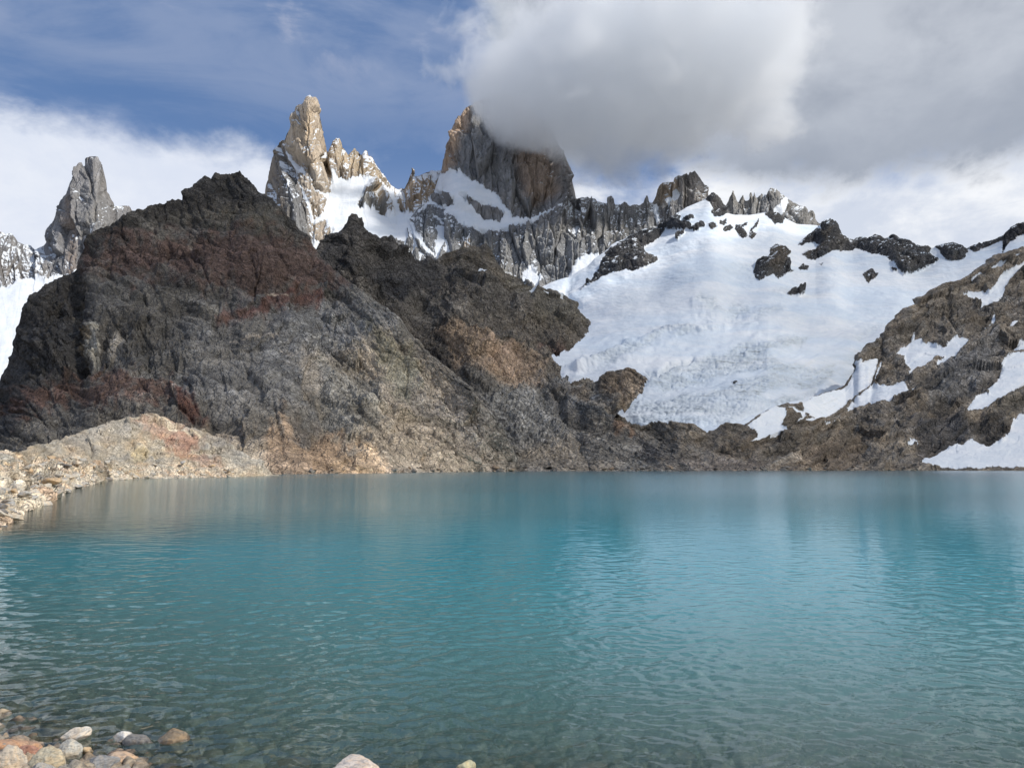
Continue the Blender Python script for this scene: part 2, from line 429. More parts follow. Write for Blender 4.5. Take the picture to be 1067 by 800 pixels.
#@@LAYERS
# ================================================================== the dark hill on the left
def hill_dark():
    crest = [(-140, 470), (-60, 450), (-20, 412), (0, 395), (5, 383), (10, 369), (17, 348), (25, 325), (32, 310), (40, 302), (50, 296), (60, 290), (72, 285), (79, 280),
             (82, 270), (88, 252), (92, 245), (97, 241), (108, 237), (120, 233), (135, 222), (145, 218), (158, 214), (168, 211), (180, 209), (189, 208),
             (190.5, 200), (198, 197), (203, 192), (210, 188), (214, 184.5), (220, 188), (225, 182), (230, 184), (238, 183), (243, 179.5), (250, 178), (255, 183),
             (262, 188), (268, 196), (276, 203), (283, 209), (290, 218), (300, 226), (308, 232), (312, 240), (320, 247), (326, 258), (334, 270), (345, 280), (360, 292),
             (385, 308), (410, 328), (430, 352), (455, 378), (490, 405), (510, 430), (525, 455), (540, 480), (550, 494), (560, 500)]
    crest = crest_noise(crest, 2.2, 7, 11)
    Dc = [(-140, 480), (0, 520), (80, 570), (240, 650), (330, 610), (420, 530), (500, 460), (560, 438)]
    Db = [(-140, 300), (200, 262), (300, 263), (400, 318), (540, 428), (560, 440)]
    Dk = [(x, d + 160) for x, d in Dc]
    s = Sheet(-140, 560, 0.72, [(None, Db, -8), (crest, Dc), (None, Dk, [(-140, 0), (0, 20), (240, 150), (420, 40), (560, -10)])], [430, 50], [0.9, 1])
    s.finish(1)
    X, Y, V = s.X, s.Y, s.V
    front = sstep(1.25, 1.0, V)
    near_crest = 1 - 0.65 * np.exp(-np.abs(Y - s.rs[1][0]) / 10.0)
    foot = sstep(-3, 14, s.P[..., 2])
    # layering dips to the right; the left shoulder is steep broken cliff
    ang = 22 * sstep(120, 380, X)
    cliff = sstep(-8, 25, sdist([(0, 400), (35, 300), (80, 280), (90, 300), (100, 330), (180, 330), (200, 380), (150, 395), (60, 400), (-5, 430), (-40, 440)], X, Y, 60))
    h = rocky(X, Y * 1.5, 3, 64, 1.0, 0, 0.62) * (0.62 + 0.65 * cliff)
    h2 = rocky(X, Y * 1.3, 23, 46, 1.0, 38, 1.9)
    wr = sstep(250, 380, X)
    h = h * (1 - wr) + h2 * wr * 0.95
    big = 9 * fbm(X + 0.6 * Y, Y * 0.7, 95, 3, 31, 0.5, True) + 5 * fbm(X, Y, 40, 4, 35)
    h = h * 0.85 + big
    top = sstep(0, 22, sdist([(60, 310), (85, 240), (190, 190), (215, 175), (255, 165), (300, 210), (345, 270), (335, 278), (300, 240), (250, 225), (200, 235), (140, 245), (105, 262)], X, Y, 60) + 8)
    h = h + top * (2.2 * fbm(X + Y, Y - X * .4, 13, 4, 41, 0.6, True))
    # ribs of the right flank running down to the water
    for ln, a, w in [([(345, 290), (400, 350), (440, 410), (470, 490)], 7, 16), ([(300, 330), (350, 400), (380, 450), (385, 494)], 6, 15),
                     ([(410, 330), (470, 395), (520, 450), (545, 492)], 7, 12), ([(255, 360), (290, 420), (300, 480)], 5, 16)]:
        h = h + a * np.exp(-(ldist(ln, *warp(X, Y, 7, 30, 61), 60) / w) ** 2)
    for ln, a, w in [([(380, 300), (430, 380), (470, 430), (500, 490)], -7, 7), ([(320, 340), (365, 410), (372, 440)], -7, 5), ([(330, 400), (340, 440), (322, 470)], -5, 5),
                     ([(80, 285), (78, 330), (82, 390)], -9, 6), ([(112, 330), (104, 385)], -7, 4), ([(75, 300), (70, 350), (78, 380)], -5, 5), ([(128, 345), (125, 372), (135, 385)], -6, 3.5),
                     ([(155, 370), (160, 385)], -4, 3)]:
        h = h + a * np.exp(-(ldist(ln, *warp(X, Y, 5, 20, 62), 60) / w) ** 2)
    ga = grain(X, Y, 14, 12, 501) * (1 - wr) + grain(X, Y, 44, 15, 502) * wr
    gv = grain(X, Y, 84, 13, 503, 0.3)
    ga = ga * (1 - 0.8 * cliff) + gv * 0.8 * cliff
    h = h * (0.75 + 0.25 * cliff) + 8.0 * ga - 3.0 * sstep(0.10, 0.0, np.abs(grain(X, Y, 62, 46, 507, 0.5, 3))) * (1 - cliff) 
    s.displace(h * near_crest * (0.5 + 0.5 * foot) * (0.4 + 0.6 * front))
    # mineral colours
    wx, wy = warp(X, Y, 9, 26, 71); wx2, wy2 = warp(X, Y, 16, 60, 75)
    n = fbm(X, Y, 40, 5, 81)
    col = np.zeros(X.shape + (3,), F32) + np.array((0.088, 0.083, 0.076), F32)
    m = sstep(-0.25, 0.35, n); col = paint(col, m * 0.8, (0.112, 0.107, 0.099))
    def reg(poly, c, soft=9, k=1.0, rag=0.0):
        nonlocal col
        d = sdist(poly, wx, wy, 50) + rag * 14 * fbm(X, Y, 12, 4, 91)
        col = paint(col, sstep(-soft, soft, d) * k, c)
    reg([(190, 335), (280, 318), (400, 318), (430, 400), (400, 440), (330, 455), (230, 440), (190, 400)], (0.150, 0.148, 0.146), 18, 0.85, 1)
    reg([(-40, 400), (30, 300), (80, 280), (95, 330), (80, 400), (0, 470)], (0.036, 0.035, 0.035), 10, 0.85, 0.6)
    reg([(60, 310), (85, 240), (190, 190), (215, 175), (255, 165), (300, 210), (345, 270), (335, 275), (300, 238), (262, 222), (225, 212), (190, 222), (140, 240), (105, 255)], (0.030, 0.029, 0.029), 8, 0.85, 0.6)
    reg([(190, 225), (270, 215), (300, 235), (290, 245), (215, 240)], (0.075, 0.072, 0.064), 8, 0.8, 0.6)
    reg([(82, 268), (120, 250), (190, 243), (240, 240), (290, 243), (330, 262), (362, 290), (352, 303), (300, 305), (262, 312), (240, 300), (180, 285), (130, 288), (95, 280)], (0.082, 0.053, 0.044), 14, 0.85, 2.2)
    reg([(225, 328), (300, 305), (345, 300), (330, 318), (250, 330)], (0.09, 0.04, 0.03), 6, 0.7, 1)
    reg([(-20, 432), (20, 412), (60, 398), (110, 392), (170, 398), (190, 410), (150, 425), (60, 420), (20, 436)], (0.080, 0.048, 0.038), 10, 0.8, 2.0)
    reg([(180, 410), (195, 405), (215, 440), (190, 440)], (0.09, 0.04, 0.03), 5, 0.8, 1)
    reg([(88, 336), (97, 328), (103, 335), (105, 352), (100, 378), (88, 372), (84, 352)], (0.27, 0.26, 0.23), 3, 0.9, 0.5)
    reg([(118, 352), (128, 347), (128, 368), (123, 382), (114, 376)], (0.27, 0.25, 0.22), 3, 0.9, 0.5)
    reg([(74, 315), (78, 310), (79, 335), (75, 335)], (0.2, 0.18, 0.15), 2, 0.8)
    reg([(78, 340), (88, 340), (88, 360), (80, 362)], (0.16, 0.12, 0.07), 3, 0.7, 1)
    # the pale scree edge, veins
    for ln, c, w in [([(275, 307), (300, 309)], (0.3, 0.25, 0.2), 1.0), ([(240, 353), (262, 348), (290, 350)], (0.33, 0.3, 0.27), 1.3), ([(322, 350), (340, 352), (358, 368)], (0.26, 0.25, 0.23), 2.0)]:
        d = ldist(ln, *warp(X, Y, 3, 9, 95), 30); col = paint(col, np.exp(-(d / w) ** 2) * 0.9, c)
    # tan and orange rock of the lower right flank
    reg([(300, 372), (370, 372), (400, 345), (440, 372), (490, 420), (540, 500), (270, 505), (255, 470), (300, 440), (325, 420)], (0.23, 0.20, 0.165), 12, 0.85, 1.2)
    reg([(330, 372), (395, 395), (400, 440), (360, 470), (330, 440)], (0.15, 0.148, 0.138), 10, 0.8, 1.2)
    reg([(268, 470), (300, 440), (345, 455), (370, 480), (420, 500), (270, 502)], (0.29, 0.205, 0.14), 9, 0.7, 1.8)
    reg([(385, 340), (430, 365), (440, 400), (415, 420), (395, 380)], (0.16, 0.155, 0.12), 8, 0.7, 1.2)
    reg([(300, 440), (325, 415), (335, 450), (310, 470)], (0.075, 0.078, 0.08), 6, 0.8, 1.2)
    reg([(160, 455), (215, 443), (250, 455), (275, 475), (285, 505), (160, 505)], (0.36, 0.31, 0.245), 9, 0.9, 1.0)
    reg([(225, 452), (255, 448), (262, 470), (235, 468)], (0.16, 0.15, 0.145), 5, 0.6, 1.0)
    reg([(350, 480), (385, 470), (400, 494), (350, 498)], (0.33, 0.25, 0.17), 6, 0.6, 1.3)
    speck = perlin(X / 2.1, Y / 1.6, 5)
    col = col * (1 + 0.5 * np.clip(speck - 0.25, 0, 1))[..., None]
    sn = np.full(X.shape, -1.0)
    col = toned(col, ga, 0.9) 
    col = toned(col, grain(X, Y, 24, 5, 505), 0.45)
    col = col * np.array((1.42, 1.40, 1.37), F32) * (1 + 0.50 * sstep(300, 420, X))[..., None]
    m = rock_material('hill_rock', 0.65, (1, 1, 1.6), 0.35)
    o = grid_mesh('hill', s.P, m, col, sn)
    tag(o, 'dark brown rocky hill with a rust red band rising left of the lake', kind='structure')
    return s

# ================================================================== the jagged hill behind it
def hill_jagged():
    crest = [(290, 330), (310, 290), (322, 268), (330, 257), (338, 251), (345, 247), (355, 243), (360, 237), (363, 227), (366, 222), (369, 223), (372, 223), (374, 228), (377, 226), (379, 237),
             (384, 243), (388, 247), (391, 246), (396, 251), (400, 249), (405, 251), (407, 248), (411, 257), (416, 261), (420, 259), (424, 263), (429, 262), (433, 270), (438, 272), (442, 272),
             (445, 266), (449, 267), (453, 273), (460, 264), (466, 261), (475, 258), (485, 256), (492, 255), (500, 259), (506, 255), (510, 260), (516, 273), (525, 282), (535, 288),
             (545, 295), (553, 300), (562, 302), (575, 305), (588, 311), (598, 317), (603, 326), (610, 331), (615, 334), (617, 342), (618, 380), (625, 405), (640, 430), (660, 450), (690, 472), (722, 491), (740, 500)]
    crest = crest_noise(crest, 1.6, 6, 12)
    Dc = [(290, 740), (370, 800), (500, 900), (616, 890), (617.5, 800), (618.5, 765), (625, 694), (640, 622), (660, 564), (690, 500), (722, 466), (740, 466)]
    Db = [(290, 560), (420, 500), (540, 438), (600, 446), (740, 462)]
    Dk = [(290, 900), (500, 1080), (616, 1050), (630, 760), (740, 480)]
    s = Sheet(290, 740, 0.72, [(None, Db, -8), (crest, Dc), (None, Dk, [(290, 40), (500, 120), (616, 60), (640, 0), (740, -10)])], [380, 40], [0.95, 1])
    s.finish(1)
    X, Y, V = s.X, s.Y, s.V
    near_crest = 1 - 0.6 * np.exp(-np.abs(Y - s.rs[1][0]) / 9.0)
    foot = sstep(-3, 14, s.P[..., 2])
    h = rocky(X, Y * 1.3, 53, 50, 1.0, 38, 2.0) * 0.85
    hv = rocky(X, Y, 57, 34, 1.0, 80, 0.6)
    jag = sstep(40, 8, Y - s.rs[1][0]) * sstep(530, 480, X)
    h = h * (1 - jag) + hv * jag * 1.3
    h = h + 9 * fbm(X * 0.8 + Y * 0.5, Y * 0.5 - X * 0.6, 60, 4, 63, 0.5, True)
    screm = sstep(-10, 16, sdist([(400, 330), (470, 350), (500, 400), (560, 410), (640, 440), (730, 500), (560, 500), (520, 440), (470, 395)], *warp(X, Y, 8, 30, 65), 50))
    sm = 4.5 * fbm(X, Y, 26, 3, 66) + 1.6 * facet(X, Y, 3.6, 67)[0] * 0.5 + 1.2 * facet(X, Y * 1.3, 8, 68)[0] * 0.3
    h = h * (1 - 0.75 * screm) + sm * screm
    for ln, a, w in [([(466, 345), (500, 350), (540, 365), (565, 395)], 6, 10), ([(500, 300), (560, 340), (600, 360)], 5, 12), ([(560, 305), (600, 325), (612, 345)], 5, 9),
                     ([(480, 320), (520, 350)], 3, 8)]:
        h = h + a * np.exp(-(ldist(ln, *warp(X, Y, 6, 22, 62), 60) / w) ** 2)
    for ln, a, w in [([(400, 290), (440, 340), (480, 375)], -6, 8), ([(505, 383), (540, 392)], -5, 3.5), ([(365, 250), (395, 280), (410, 300)], -6, 7), ([(480, 350), (512, 362)], -3, 5),
                     ([(430, 350), (470, 395), (505, 408)], -4, 5), ([(575, 345), (600, 352)], -4, 4)]:
        h = h + a * np.exp(-(ldist(ln, *warp(X, Y, 5, 20, 64), 60) / w) ** 2)
    gb = grain(X, Y, 40, 12, 511)
    h = h * 0.8 + 5.0 * gb * (1 - jag)
    ax, ay = warp(X, Y, 2.5, 9, 83)
    tng = sdist([(573, 374), (585, 370), (592, 368), (600, 361), (606, 352), (613, 342), (632, 338), (632, 406), (617, 401), (607, 399), (592, 401), (586, 394), (583, 383)], ax, ay, 20)
    h = h * (0.3 + 0.7 * foot) + 5 * (1 - foot) * sstep(540, 560, X)
    s.displace(h * near_crest)
    wx, wy = warp(X, Y, 8, 24, 72)
    n = fbm(X, Y, 36, 5, 82)
    col = np.zeros(X.shape + (3,), F32) + np.array((0.105, 0.095, 0.084), F32)
    col = paint(col, sstep(-0.2, 0.35, n) * 0.7, (0.135, 0.12, 0.102))
    def reg(poly, c, soft=9, k=1.0, rag=1.0):
        nonlocal col
        d = sdist(poly, wx, wy, 50) + rag * 12 * fbm(X, Y, 12, 4, 92)
        col = paint(col, sstep(-soft, soft, d) * k, c)
    reg([(320, 290), (340, 235), (375, 215), (440, 255), (460, 255), (470, 290), (440, 300), (410, 320), (370, 290)], (0.040, 0.039, 0.040), 9, 0.9)
    reg([(385, 270), (415, 290), (420, 320), (390, 305)], (0.032, 0.033, 0.037), 6, 0.8)
    reg([(455, 250), (515, 250), (530, 290), (480, 300)], (0.068, 0.062, 0.054), 8, 0.7)
    reg([(410, 318), (470, 345), (470, 390), (440, 360)], (0.070, 0.064, 0.060), 8, 0.8)
    reg([(520, 290), (560, 300), (600, 318), (614, 335), (606, 345), (560, 330)], (0.12, 0.11, 0.09), 6, 0.7)
    reg([(455, 345), (475, 338), (500, 348), (530, 362), (560, 380), (572, 400), (555, 408), (520, 398), (500, 392), (470, 372)], (0.27, 0.205, 0.15), 5, 0.85)
    reg([(498, 362), (535, 362), (552, 388), (515, 385)], (0.32, 0.235, 0.175), 4, 0.7)
    reg([(555, 360), (590, 362), (600, 370), (575, 376)], (0.085, 0.045, 0.038), 6, 0.55)
    reg([(490, 395), (560, 410), (600, 440), (660, 470), (700, 500), (540, 500), (520, 450)], (0.165, 0.158, 0.145), 10, 0.9)
    reg([(560, 395), (590, 400), (640, 430), (600, 430)], (0.145, 0.143, 0.14), 8, 0.7)
    reg([(540, 465), (590, 455), (650, 480), (640, 500), (550, 500)], (0.20, 0.172, 0.14), 9, 0.7)
    spk = np.clip(facet(X, Y * 1.2, 2.6, 77)[0] / 2.6, -1, 1)
    col = col * (1 + 0.75 * screm * spk)[..., None]
    sn = np.full(X.shape, -1.0)
    ax, ay = warp(X, Y, 2.5, 9, 83)
    d = sdist([(573, 374), (585, 370), (592, 368), (600, 361), (606, 352), (613, 342), (632, 338), (632, 406), (617, 401), (607, 399), (592, 401), (586, 394), (583, 383)], ax, ay, 20)
    for p in [[(498, 283), (501, 281), (507, 283), (501, 285)], [(550, 307), (556, 304), (558, 306), (552, 310)], [(580, 309), (585, 310), (586, 313)], [(566, 306), (571, 307), (571, 309)]]:
        sn = np.maximum(sn, 0.5 + sdist(p, X, Y, 20) * 0.3 + 0.1)
    col = toned(toned(col, gb, 0.9), grain(X, Y, 47, 5, 513), 0.45)
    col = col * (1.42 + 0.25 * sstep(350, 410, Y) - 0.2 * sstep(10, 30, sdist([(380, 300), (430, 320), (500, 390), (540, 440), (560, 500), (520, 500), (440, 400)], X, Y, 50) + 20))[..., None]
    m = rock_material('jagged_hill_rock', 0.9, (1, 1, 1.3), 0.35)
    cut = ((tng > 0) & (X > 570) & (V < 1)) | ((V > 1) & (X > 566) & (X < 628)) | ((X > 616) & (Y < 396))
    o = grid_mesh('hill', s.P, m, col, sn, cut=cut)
    tag(o, 'black jagged ridge and brown scree slope behind the rust banded hill', kind='structure')
    return s

# ================================================================== right shore: rocky rise with snow patches
SNOW_C = [
    [(1001, 311), (1010, 306), (1022, 306.5), (1030, 307), (1036, 302), (1041, 291), (1050, 284), (1062, 278), (1075, 274), (1075, 279), (1060, 286), (1052, 294), (1047, 302), (1046, 308), (1040, 316), (1030, 316), (1022, 321), (1021, 315), (1010, 313)],
    [(1050, 272), (1056, 268), (1060, 268), (1055, 274)], [(1030, 283), (1038, 279), (1046, 279), (1040, 284), (1032, 286)], [(1010, 293), (1020, 288), (1024, 289), (1012, 295)],
    [(1026, 349), (1032, 341), (1034, 331), (1037, 328), (1037, 338), (1031, 346)], [(1049, 344), (1054, 338), (1061, 334), (1058, 340)], [(1016, 357), (1020, 354), (1019, 356)],
    [(948, 394), (943, 398), (946, 405), (957, 407), (950, 411), (938, 415), (930, 418), (925, 421), (915, 422), (903, 423), (890, 430), (880, 428), (895, 415), (906, 404), (910, 404), (925, 403), (936, 401), (947, 396), (949, 388), (944, 381), (942, 375), (932, 372),
     (938, 366), (945, 361), (950, 357), (951, 347), (953, 348), (954, 355), (961, 353), (961, 360), (970, 360), (975, 362), (984, 364), (990, 358), (996, 353), (1007, 354), (1009, 357), (1004, 364), (999, 370), (988, 377), (976, 385), (975, 381), (984, 374), (972, 378), (965, 382), (953, 390)],
    [(1056, 364), (1062, 358), (1075, 356), (1075, 367), (1062, 366)],
    [(1075, 368), (1058, 370), (1050, 375), (1044, 381), (1043, 392), (1036, 402), (1028, 406), (1030, 413), (1022, 412), (1012, 420), (1006, 429), (1020, 428), (1030, 427), (1040, 419), (1050, 411), (1062, 404), (1075, 396)],
    [(961, 484), (961, 480), (967, 477), (975, 474), (980, 470), (990, 465), (1003, 464), (1012, 461), (1020, 463), (1026, 466), (1036, 464), (1045, 461), (1050, 454), (1054, 446), (1058, 438), (1062, 432), (1080, 428), (1130, 425), (1130, 500), (1060, 488), (1000, 488), (965, 487)],
    [(943, 472), (947, 465), (950, 458), (953, 457), (957, 463), (950, 469)],
    [(780, 462), (789, 457), (787, 450), (779, 443), (790, 434), (800, 428), (808, 424), (818, 425), (818, 434), (814, 445), (822, 452), (810, 454), (800, 457), (790, 460)],
    [(820, 424), (827, 425), (840, 430), (836, 438), (829, 441), (834, 437), (832, 432)], [(854, 448), (865, 443), (877, 439), (873, 443), (860, 449)],
    [(850, 412), (880, 404), (900, 400), (905, 404), (890, 416), (870, 432), (846, 441), (838, 436), (850, 436), (838, 430), (835, 420)],
    [(893, 380), (905, 374), (916, 373), (913, 385), (908, 398), (905, 404), (880, 410)], [(916, 381), (919, 378), (915, 392), (910, 398)],
]
def rise_right():
    crest = [(560, 520), (575, 470), (585, 425), (592, 408), (600, 403), (607, 400), (617, 400), (624, 398), (627, 392), (632, 389), (640, 387), (655, 384.5), (663, 387), (670, 392), (675, 397), (677, 399), (690, 413), (702, 439), (705, 441.5), (720, 443), (730, 447), (736, 452), (742, 450), (748, 445), (757, 440), (770, 442), (776, 443), (784, 438), (790, 434), (800, 428),
             (808, 424), (818, 422), (838, 420), (850, 412), (880, 402), (890, 385), (895, 371), (898, 366), (904, 359), (912, 357), (919, 352), (927, 338), (934, 331), (941, 323), (955, 318), (965, 312),
             (975, 303), (990, 295), (1010, 288), (1030, 275), (1050, 264), (1067, 260), (1100, 252), (1200, 240)]
    crest = crest_noise(crest, 1.3, 8, 13)
    Dc = [(560, 640), (640, 645), (660, 655), (677, 634), (690, 612), (703, 562), (780, 590), (840, 680), (880, 800), (900, 860), (960, 980), (1067, 1080), (1200, 1160)]
    Db = [(560, 474), (600, 468), (640, 461), (700, 462), (900, 470), (962, 475), (1080, 472), (1200, 470)]
    Dk = [(x, d + (120 if x < 880 else 300)) for x, d in Dc]
    s = Sheet(560, 1200, 0.72, [(None, Db, -8), (crest, Dc), (None, Dk, [(560, 5), (700, 10), (780, 20), (880, 60), (1067, 200), (1200, 200)])], [340, 40], under=22)
    ker = np.hanning(47); ker /= ker.sum()
    s.D = np.stack([np.convolve(np.pad(r, 23, mode='edge'), ker, 'valid') for r in s.D]).astype(F32)
    s.finish(1)
    X, Y, V = s.X, s.Y, s.V
    near_crest = 1 - 0.6 * np.exp(-np.abs(Y - s.rs[1][0]) / 7.0) 
    foot = sstep(-3, 12, s.P[..., 2])
    r1 = rocky(X, Y * 1.5, 103, 48, 1.0, -28, 2.2) * 0.85
    r2 = rocky(X, Y * 1.4, 107, 38, 1.0, 20, 1.7) * 0.7
    w = sstep(740, 840, X)
    h = r2 * (1 - w) + r1 * w + 6 * fbm(X + Y, Y * 1.4 - X * .5, 55, 4, 113, 0.5, True) + 3 * fbm(X, Y, 18, 4, 114, .5, True)
    # the rounded brown knob left of the glacier tongue
    kn = sdist([(624, 400), (628, 391), (640, 386), (655, 382), (668, 388), (680, 400), (672, 411), (660, 420), (648, 430), (640, 428), (630, 420), (620, 412)], *warp(X, Y, 3, 14, 120), 40)
    h = h + 7 * sstep(-3, 12, kn)
    for ln, a, wd in [([(643, 390), (645, 405), (652, 425)], -7, 2.6), ([(630, 400), (638, 415)], -4, 2.5), ([(600, 415), (620, 420), (640, 432)], -5, 4),
                      ([(985, 310), (990, 335), (998, 350)], -6, 3), ([(950, 322), (953, 345)], -5, 3), ([(985, 412), (1010, 408), (1030, 404)], -6, 4), ([(953, 452), (975, 470)], -6, 7), ([(985, 445), (1003, 462)], -5, 5),
                      ([(1020, 440), (1028, 460)], -9, 8), ([(880, 440), (930, 425), (975, 405)], -4, 3), ([(900, 460), (945, 440)], -4, 3), ([(800, 475), (850, 465), (900, 472)], -4, 3)]:
        h = h + a * np.exp(-(ldist(ln, *warp(X, Y, 5, 18, 121), 40) / wd) ** 2)
    for ln, a, wd in [([(925, 345), (965, 330), (1010, 300), (1060, 268)], 7, 16), ([(830, 462), (900, 445), (960, 420), (1040, 350)], 7, 15), ([(1010, 440), (1035, 432), (1067, 415)], 7, 10)]:
        h = h + a * np.exp(-(ldist(ln, *warp(X, Y, 6, 22, 122), 60) / wd) ** 2)
    apron = sstep(-4, 10, sdist([(560, 440), (590, 425), (612, 430), (640, 438), (660, 446), (700, 450), (740, 470), (760, 500), (530, 500)], *warp(X, Y, 4, 16, 124), 30))
    h = h * (1 - 0.8 * apron) + apron * (1.0 * facet(X, Y * 1.3, 5, 125)[0] * 0.5 + 2.0 * fbm(X, Y, 18, 4, 126))
    gc = grain(X, Y, -24, 11, 521) * w + grain(X, Y, 22, 11, 522) * (1 - w)
    h = h * 0.62 + 5.5 * gc
    wx, wy = warp(X, Y, 2.2, 9, 123)
    S = np.full(X.shape, -20.0)
    for p in SNOW_C: S = np.maximum(S, sdist(p, wx, wy, 20))
    smask = sstep(-1.5, 2.5, S)
    h = h * (1 - 0.85 * smask) + smask * 1.5
    h = h * (0.15 + 0.85 * sstep(575, 625, X))
    s.displace(h * near_crest * (0.5 + 0.5 * foot))
    nz = s.normals()[..., 2]
    sn = 0.5 + S * 0.16
    ledge = sstep(920, 1000, X) * sstep(430, 380, Y)
    sn = np.maximum(sn, -0.35 + 0.9 * np.clip((nz - 0.55) * 2.2, -1, 1) * ledge)
    n = fbm(X, Y, 34, 5, 131); n2 = fbm(X, Y * 1.5, 14, 4, 133)
    col = np.zeros(X.shape + (3,), F32) + np.array((0.165, 0.145, 0.122), F32)
    col = paint(col, sstep(-0.1, 0.4, n) * 0.7, (0.195, 0.160, 0.122))
    col = paint(col, sstep(0.05, 0.4, n2) * 0.6, (0.165, 0.158, 0.15))
    def reg(poly, c, soft=8, k=0.8, rag=1.0):
        nonlocal col
        d = sdist(poly, *warp(X, Y, 7, 22, 135), 50) + rag * 10 * fbm(X, Y, 12, 4, 136)
        col = paint(col, sstep(-soft, soft, d) * k, c)
    reg([(560, 400), (625, 398), (640, 432), (700, 450), (720, 500), (560, 500)], (0.165, 0.155, 0.14))
    reg([(592, 400), (612, 400), (618, 425), (600, 420)], (0.13, 0.105, 0.08), 4)
    reg([(598, 420), (640, 430), (645, 440), (610, 436)], (0.085, 0.09, 0.094), 4)
    reg([(628, 392), (655, 384), (676, 400), (650, 426), (632, 412)], (0.20, 0.155, 0.115), 4)
    reg([(640, 440), (660, 445), (665, 455), (640, 450)], (0.17, 0.11, 0.075), 4)
    reg([(985, 380), (1040, 360), (1035, 400), (1000, 420), (960, 430)], (0.14, 0.14, 0.142), 8)
    reg([(950, 440), (1000, 430), (1010, 462), (960, 480)], (0.062, 0.062, 0.066), 6)
    reg([(1012, 440), (1045, 430), (1052, 455), (1024, 468)], (0.05, 0.048, 0.048), 5)
    reg([(1035, 420), (1070, 405), (1070, 430), (1050, 440)], (0.17, 0.15, 0.12), 6)
    reg([(840, 470), (900, 465), (900, 495), (820, 495)], (0.19, 0.155, 0.122), 6)
    reg([(700, 478), (800, 480), (800, 495), (640, 495)], (0.20, 0.17, 0.145), 6)
    col = toned(toned(col, gc, 1.3), grain(X, Y, -27, 4.5, 523), 0.7)
    col = col * 1.24
    m = rock_material('rise_rock', 0.9, (1, 1, 1.5), 0.35)
    notch = sdist([(676, 394), (712, 394), (712, 441), (690, 442.5), (660, 443), (645, 441.5), (640, 439), (643, 433), (652, 427), (662, 419), (671, 411)], *warp(X, Y, 2.0, 9, 127), 20)
    cut = ((notch > 0) & (V < 1)) | ((V > 1) & (X > 634) & (X < 712))
    o = grid_mesh('hill', s.P, m, col, sn, cut=cut)
    tag(o, 'brown rocky rise with snow patches along the far and right shore', kind='structure')
    return s

# ================================================================== glacier and snowfield
ROCK_G = [
    [(605, 303), (612, 297), (620, 287), (626, 275), (631, 263), (640, 256), (650, 250), (661, 242), (670, 238), (684, 236), (692, 234), (698, 228), (703, 223), (706, 221), (709, 225), (708, 231), (713, 234), (720, 233), (721, 237), (712, 240), (700, 239), (692, 240), (688, 246),
     (680, 251), (670, 255), (677, 263), (685, 269), (683, 272), (675, 276), (665, 280), (650, 281), (640, 284), (628, 288), (616, 297)],
    [(735, 208), (737, 205), (741, 201.5), (746, 202), (751, 207), (755, 214), (758, 222), (752, 225), (745, 225.5), (742, 220), (744, 217), (740, 212)],
    [(711, 229), (716, 226), (724, 224), (724, 228), (718, 230)], [(716, 240), (722, 236), (726, 233), (733, 232), (734, 236), (728, 241), (721, 241)],
    [(704, 250), (705, 247), (709, 245), (714, 241.5), (713, 244), (709, 248), (706, 251)], [(738, 233), (742, 232), (746, 233), (747, 237), (743, 238), (739, 236)],
    [(749, 234), (750, 230), (754, 231), (758, 227), (757, 232), (753, 235)], [(753, 239), (755, 235), (759, 235), (762, 238), (760, 241), (755, 242)],
    [(764, 240), (765, 235), (769, 236), (773, 235), (780, 230), (778, 234), (773, 238), (777, 243), (778, 247), (774, 248.5), (768, 244)],
    [(780, 243), (782, 239), (787, 232), (791, 227), (791, 230), (787, 236), (783, 241)], [(780, 248), (780, 244), (784, 241), (788, 242), (787, 246), (783, 249)],
    [(802, 263), (803, 258), (808, 255), (814, 254), (819, 256), (824, 262), (822, 266), (819, 270), (823, 274), (824, 278), (830, 279), (824, 281), (818, 285), (812, 288), (806, 285), (800, 287), (793, 291), (787, 290), (785, 283), (787, 276), (793, 272), (801, 272)],
    [(832, 277), (838, 273.5), (842, 276), (841, 280), (834, 280)], [(821, 307), (824, 304), (831, 302.5), (838, 304), (839, 306), (832, 309), (824, 309)],
    [(831, 254), (836, 250), (840, 247), (847, 243), (852, 241), (856, 240), (856, 230), (862, 229), (870, 231), (875, 243), (886, 249), (893, 248), (896, 245), (905, 247), (912, 243), (922, 248), (930, 245), (945, 248), (958, 253), (972, 256), (968, 261),
     (978, 268), (972, 272), (962, 277), (950, 281), (940, 283), (936, 278), (932, 271), (925, 268), (915, 266), (904, 263), (893, 259), (887, 261), (875, 262), (866, 261), (858, 268), (850, 271), (842, 270), (837, 263), (843, 261), (851, 258), (853, 254), (848, 252), (840, 252), (835, 255)],
    [(973, 256), (982, 252), (995, 251), (1003, 255), (1009, 259), (1006, 268), (1000, 271), (992, 270), (985, 268), (980, 262), (977, 258)],
    [(1009, 260), (1011, 255), (1020, 252), (1032, 249), (1045, 244), (1052, 236), (1060, 232), (1075, 228), (1130, 222), (1130, 232), (1080, 240), (1066, 243), (1058, 248), (1050, 255), (1044, 265), (1046, 256), (1045, 250), (1035, 254), (1024, 260), (1016, 264)],
    [(899, 286), (903, 282.5), (909, 281.5), (916, 283), (914, 287), (909, 291), (904, 293)], [(797, 222), (800, 219), (806, 219), (812, 222), (818, 228), (816, 232), (808, 232), (803, 227)],
    [(928, 278), (934, 279), (936, 281), (930, 281)], [(854, 275), (858, 273), (856, 276)], [(762, 398), (766, 395), (769, 397), (764, 400)],
]
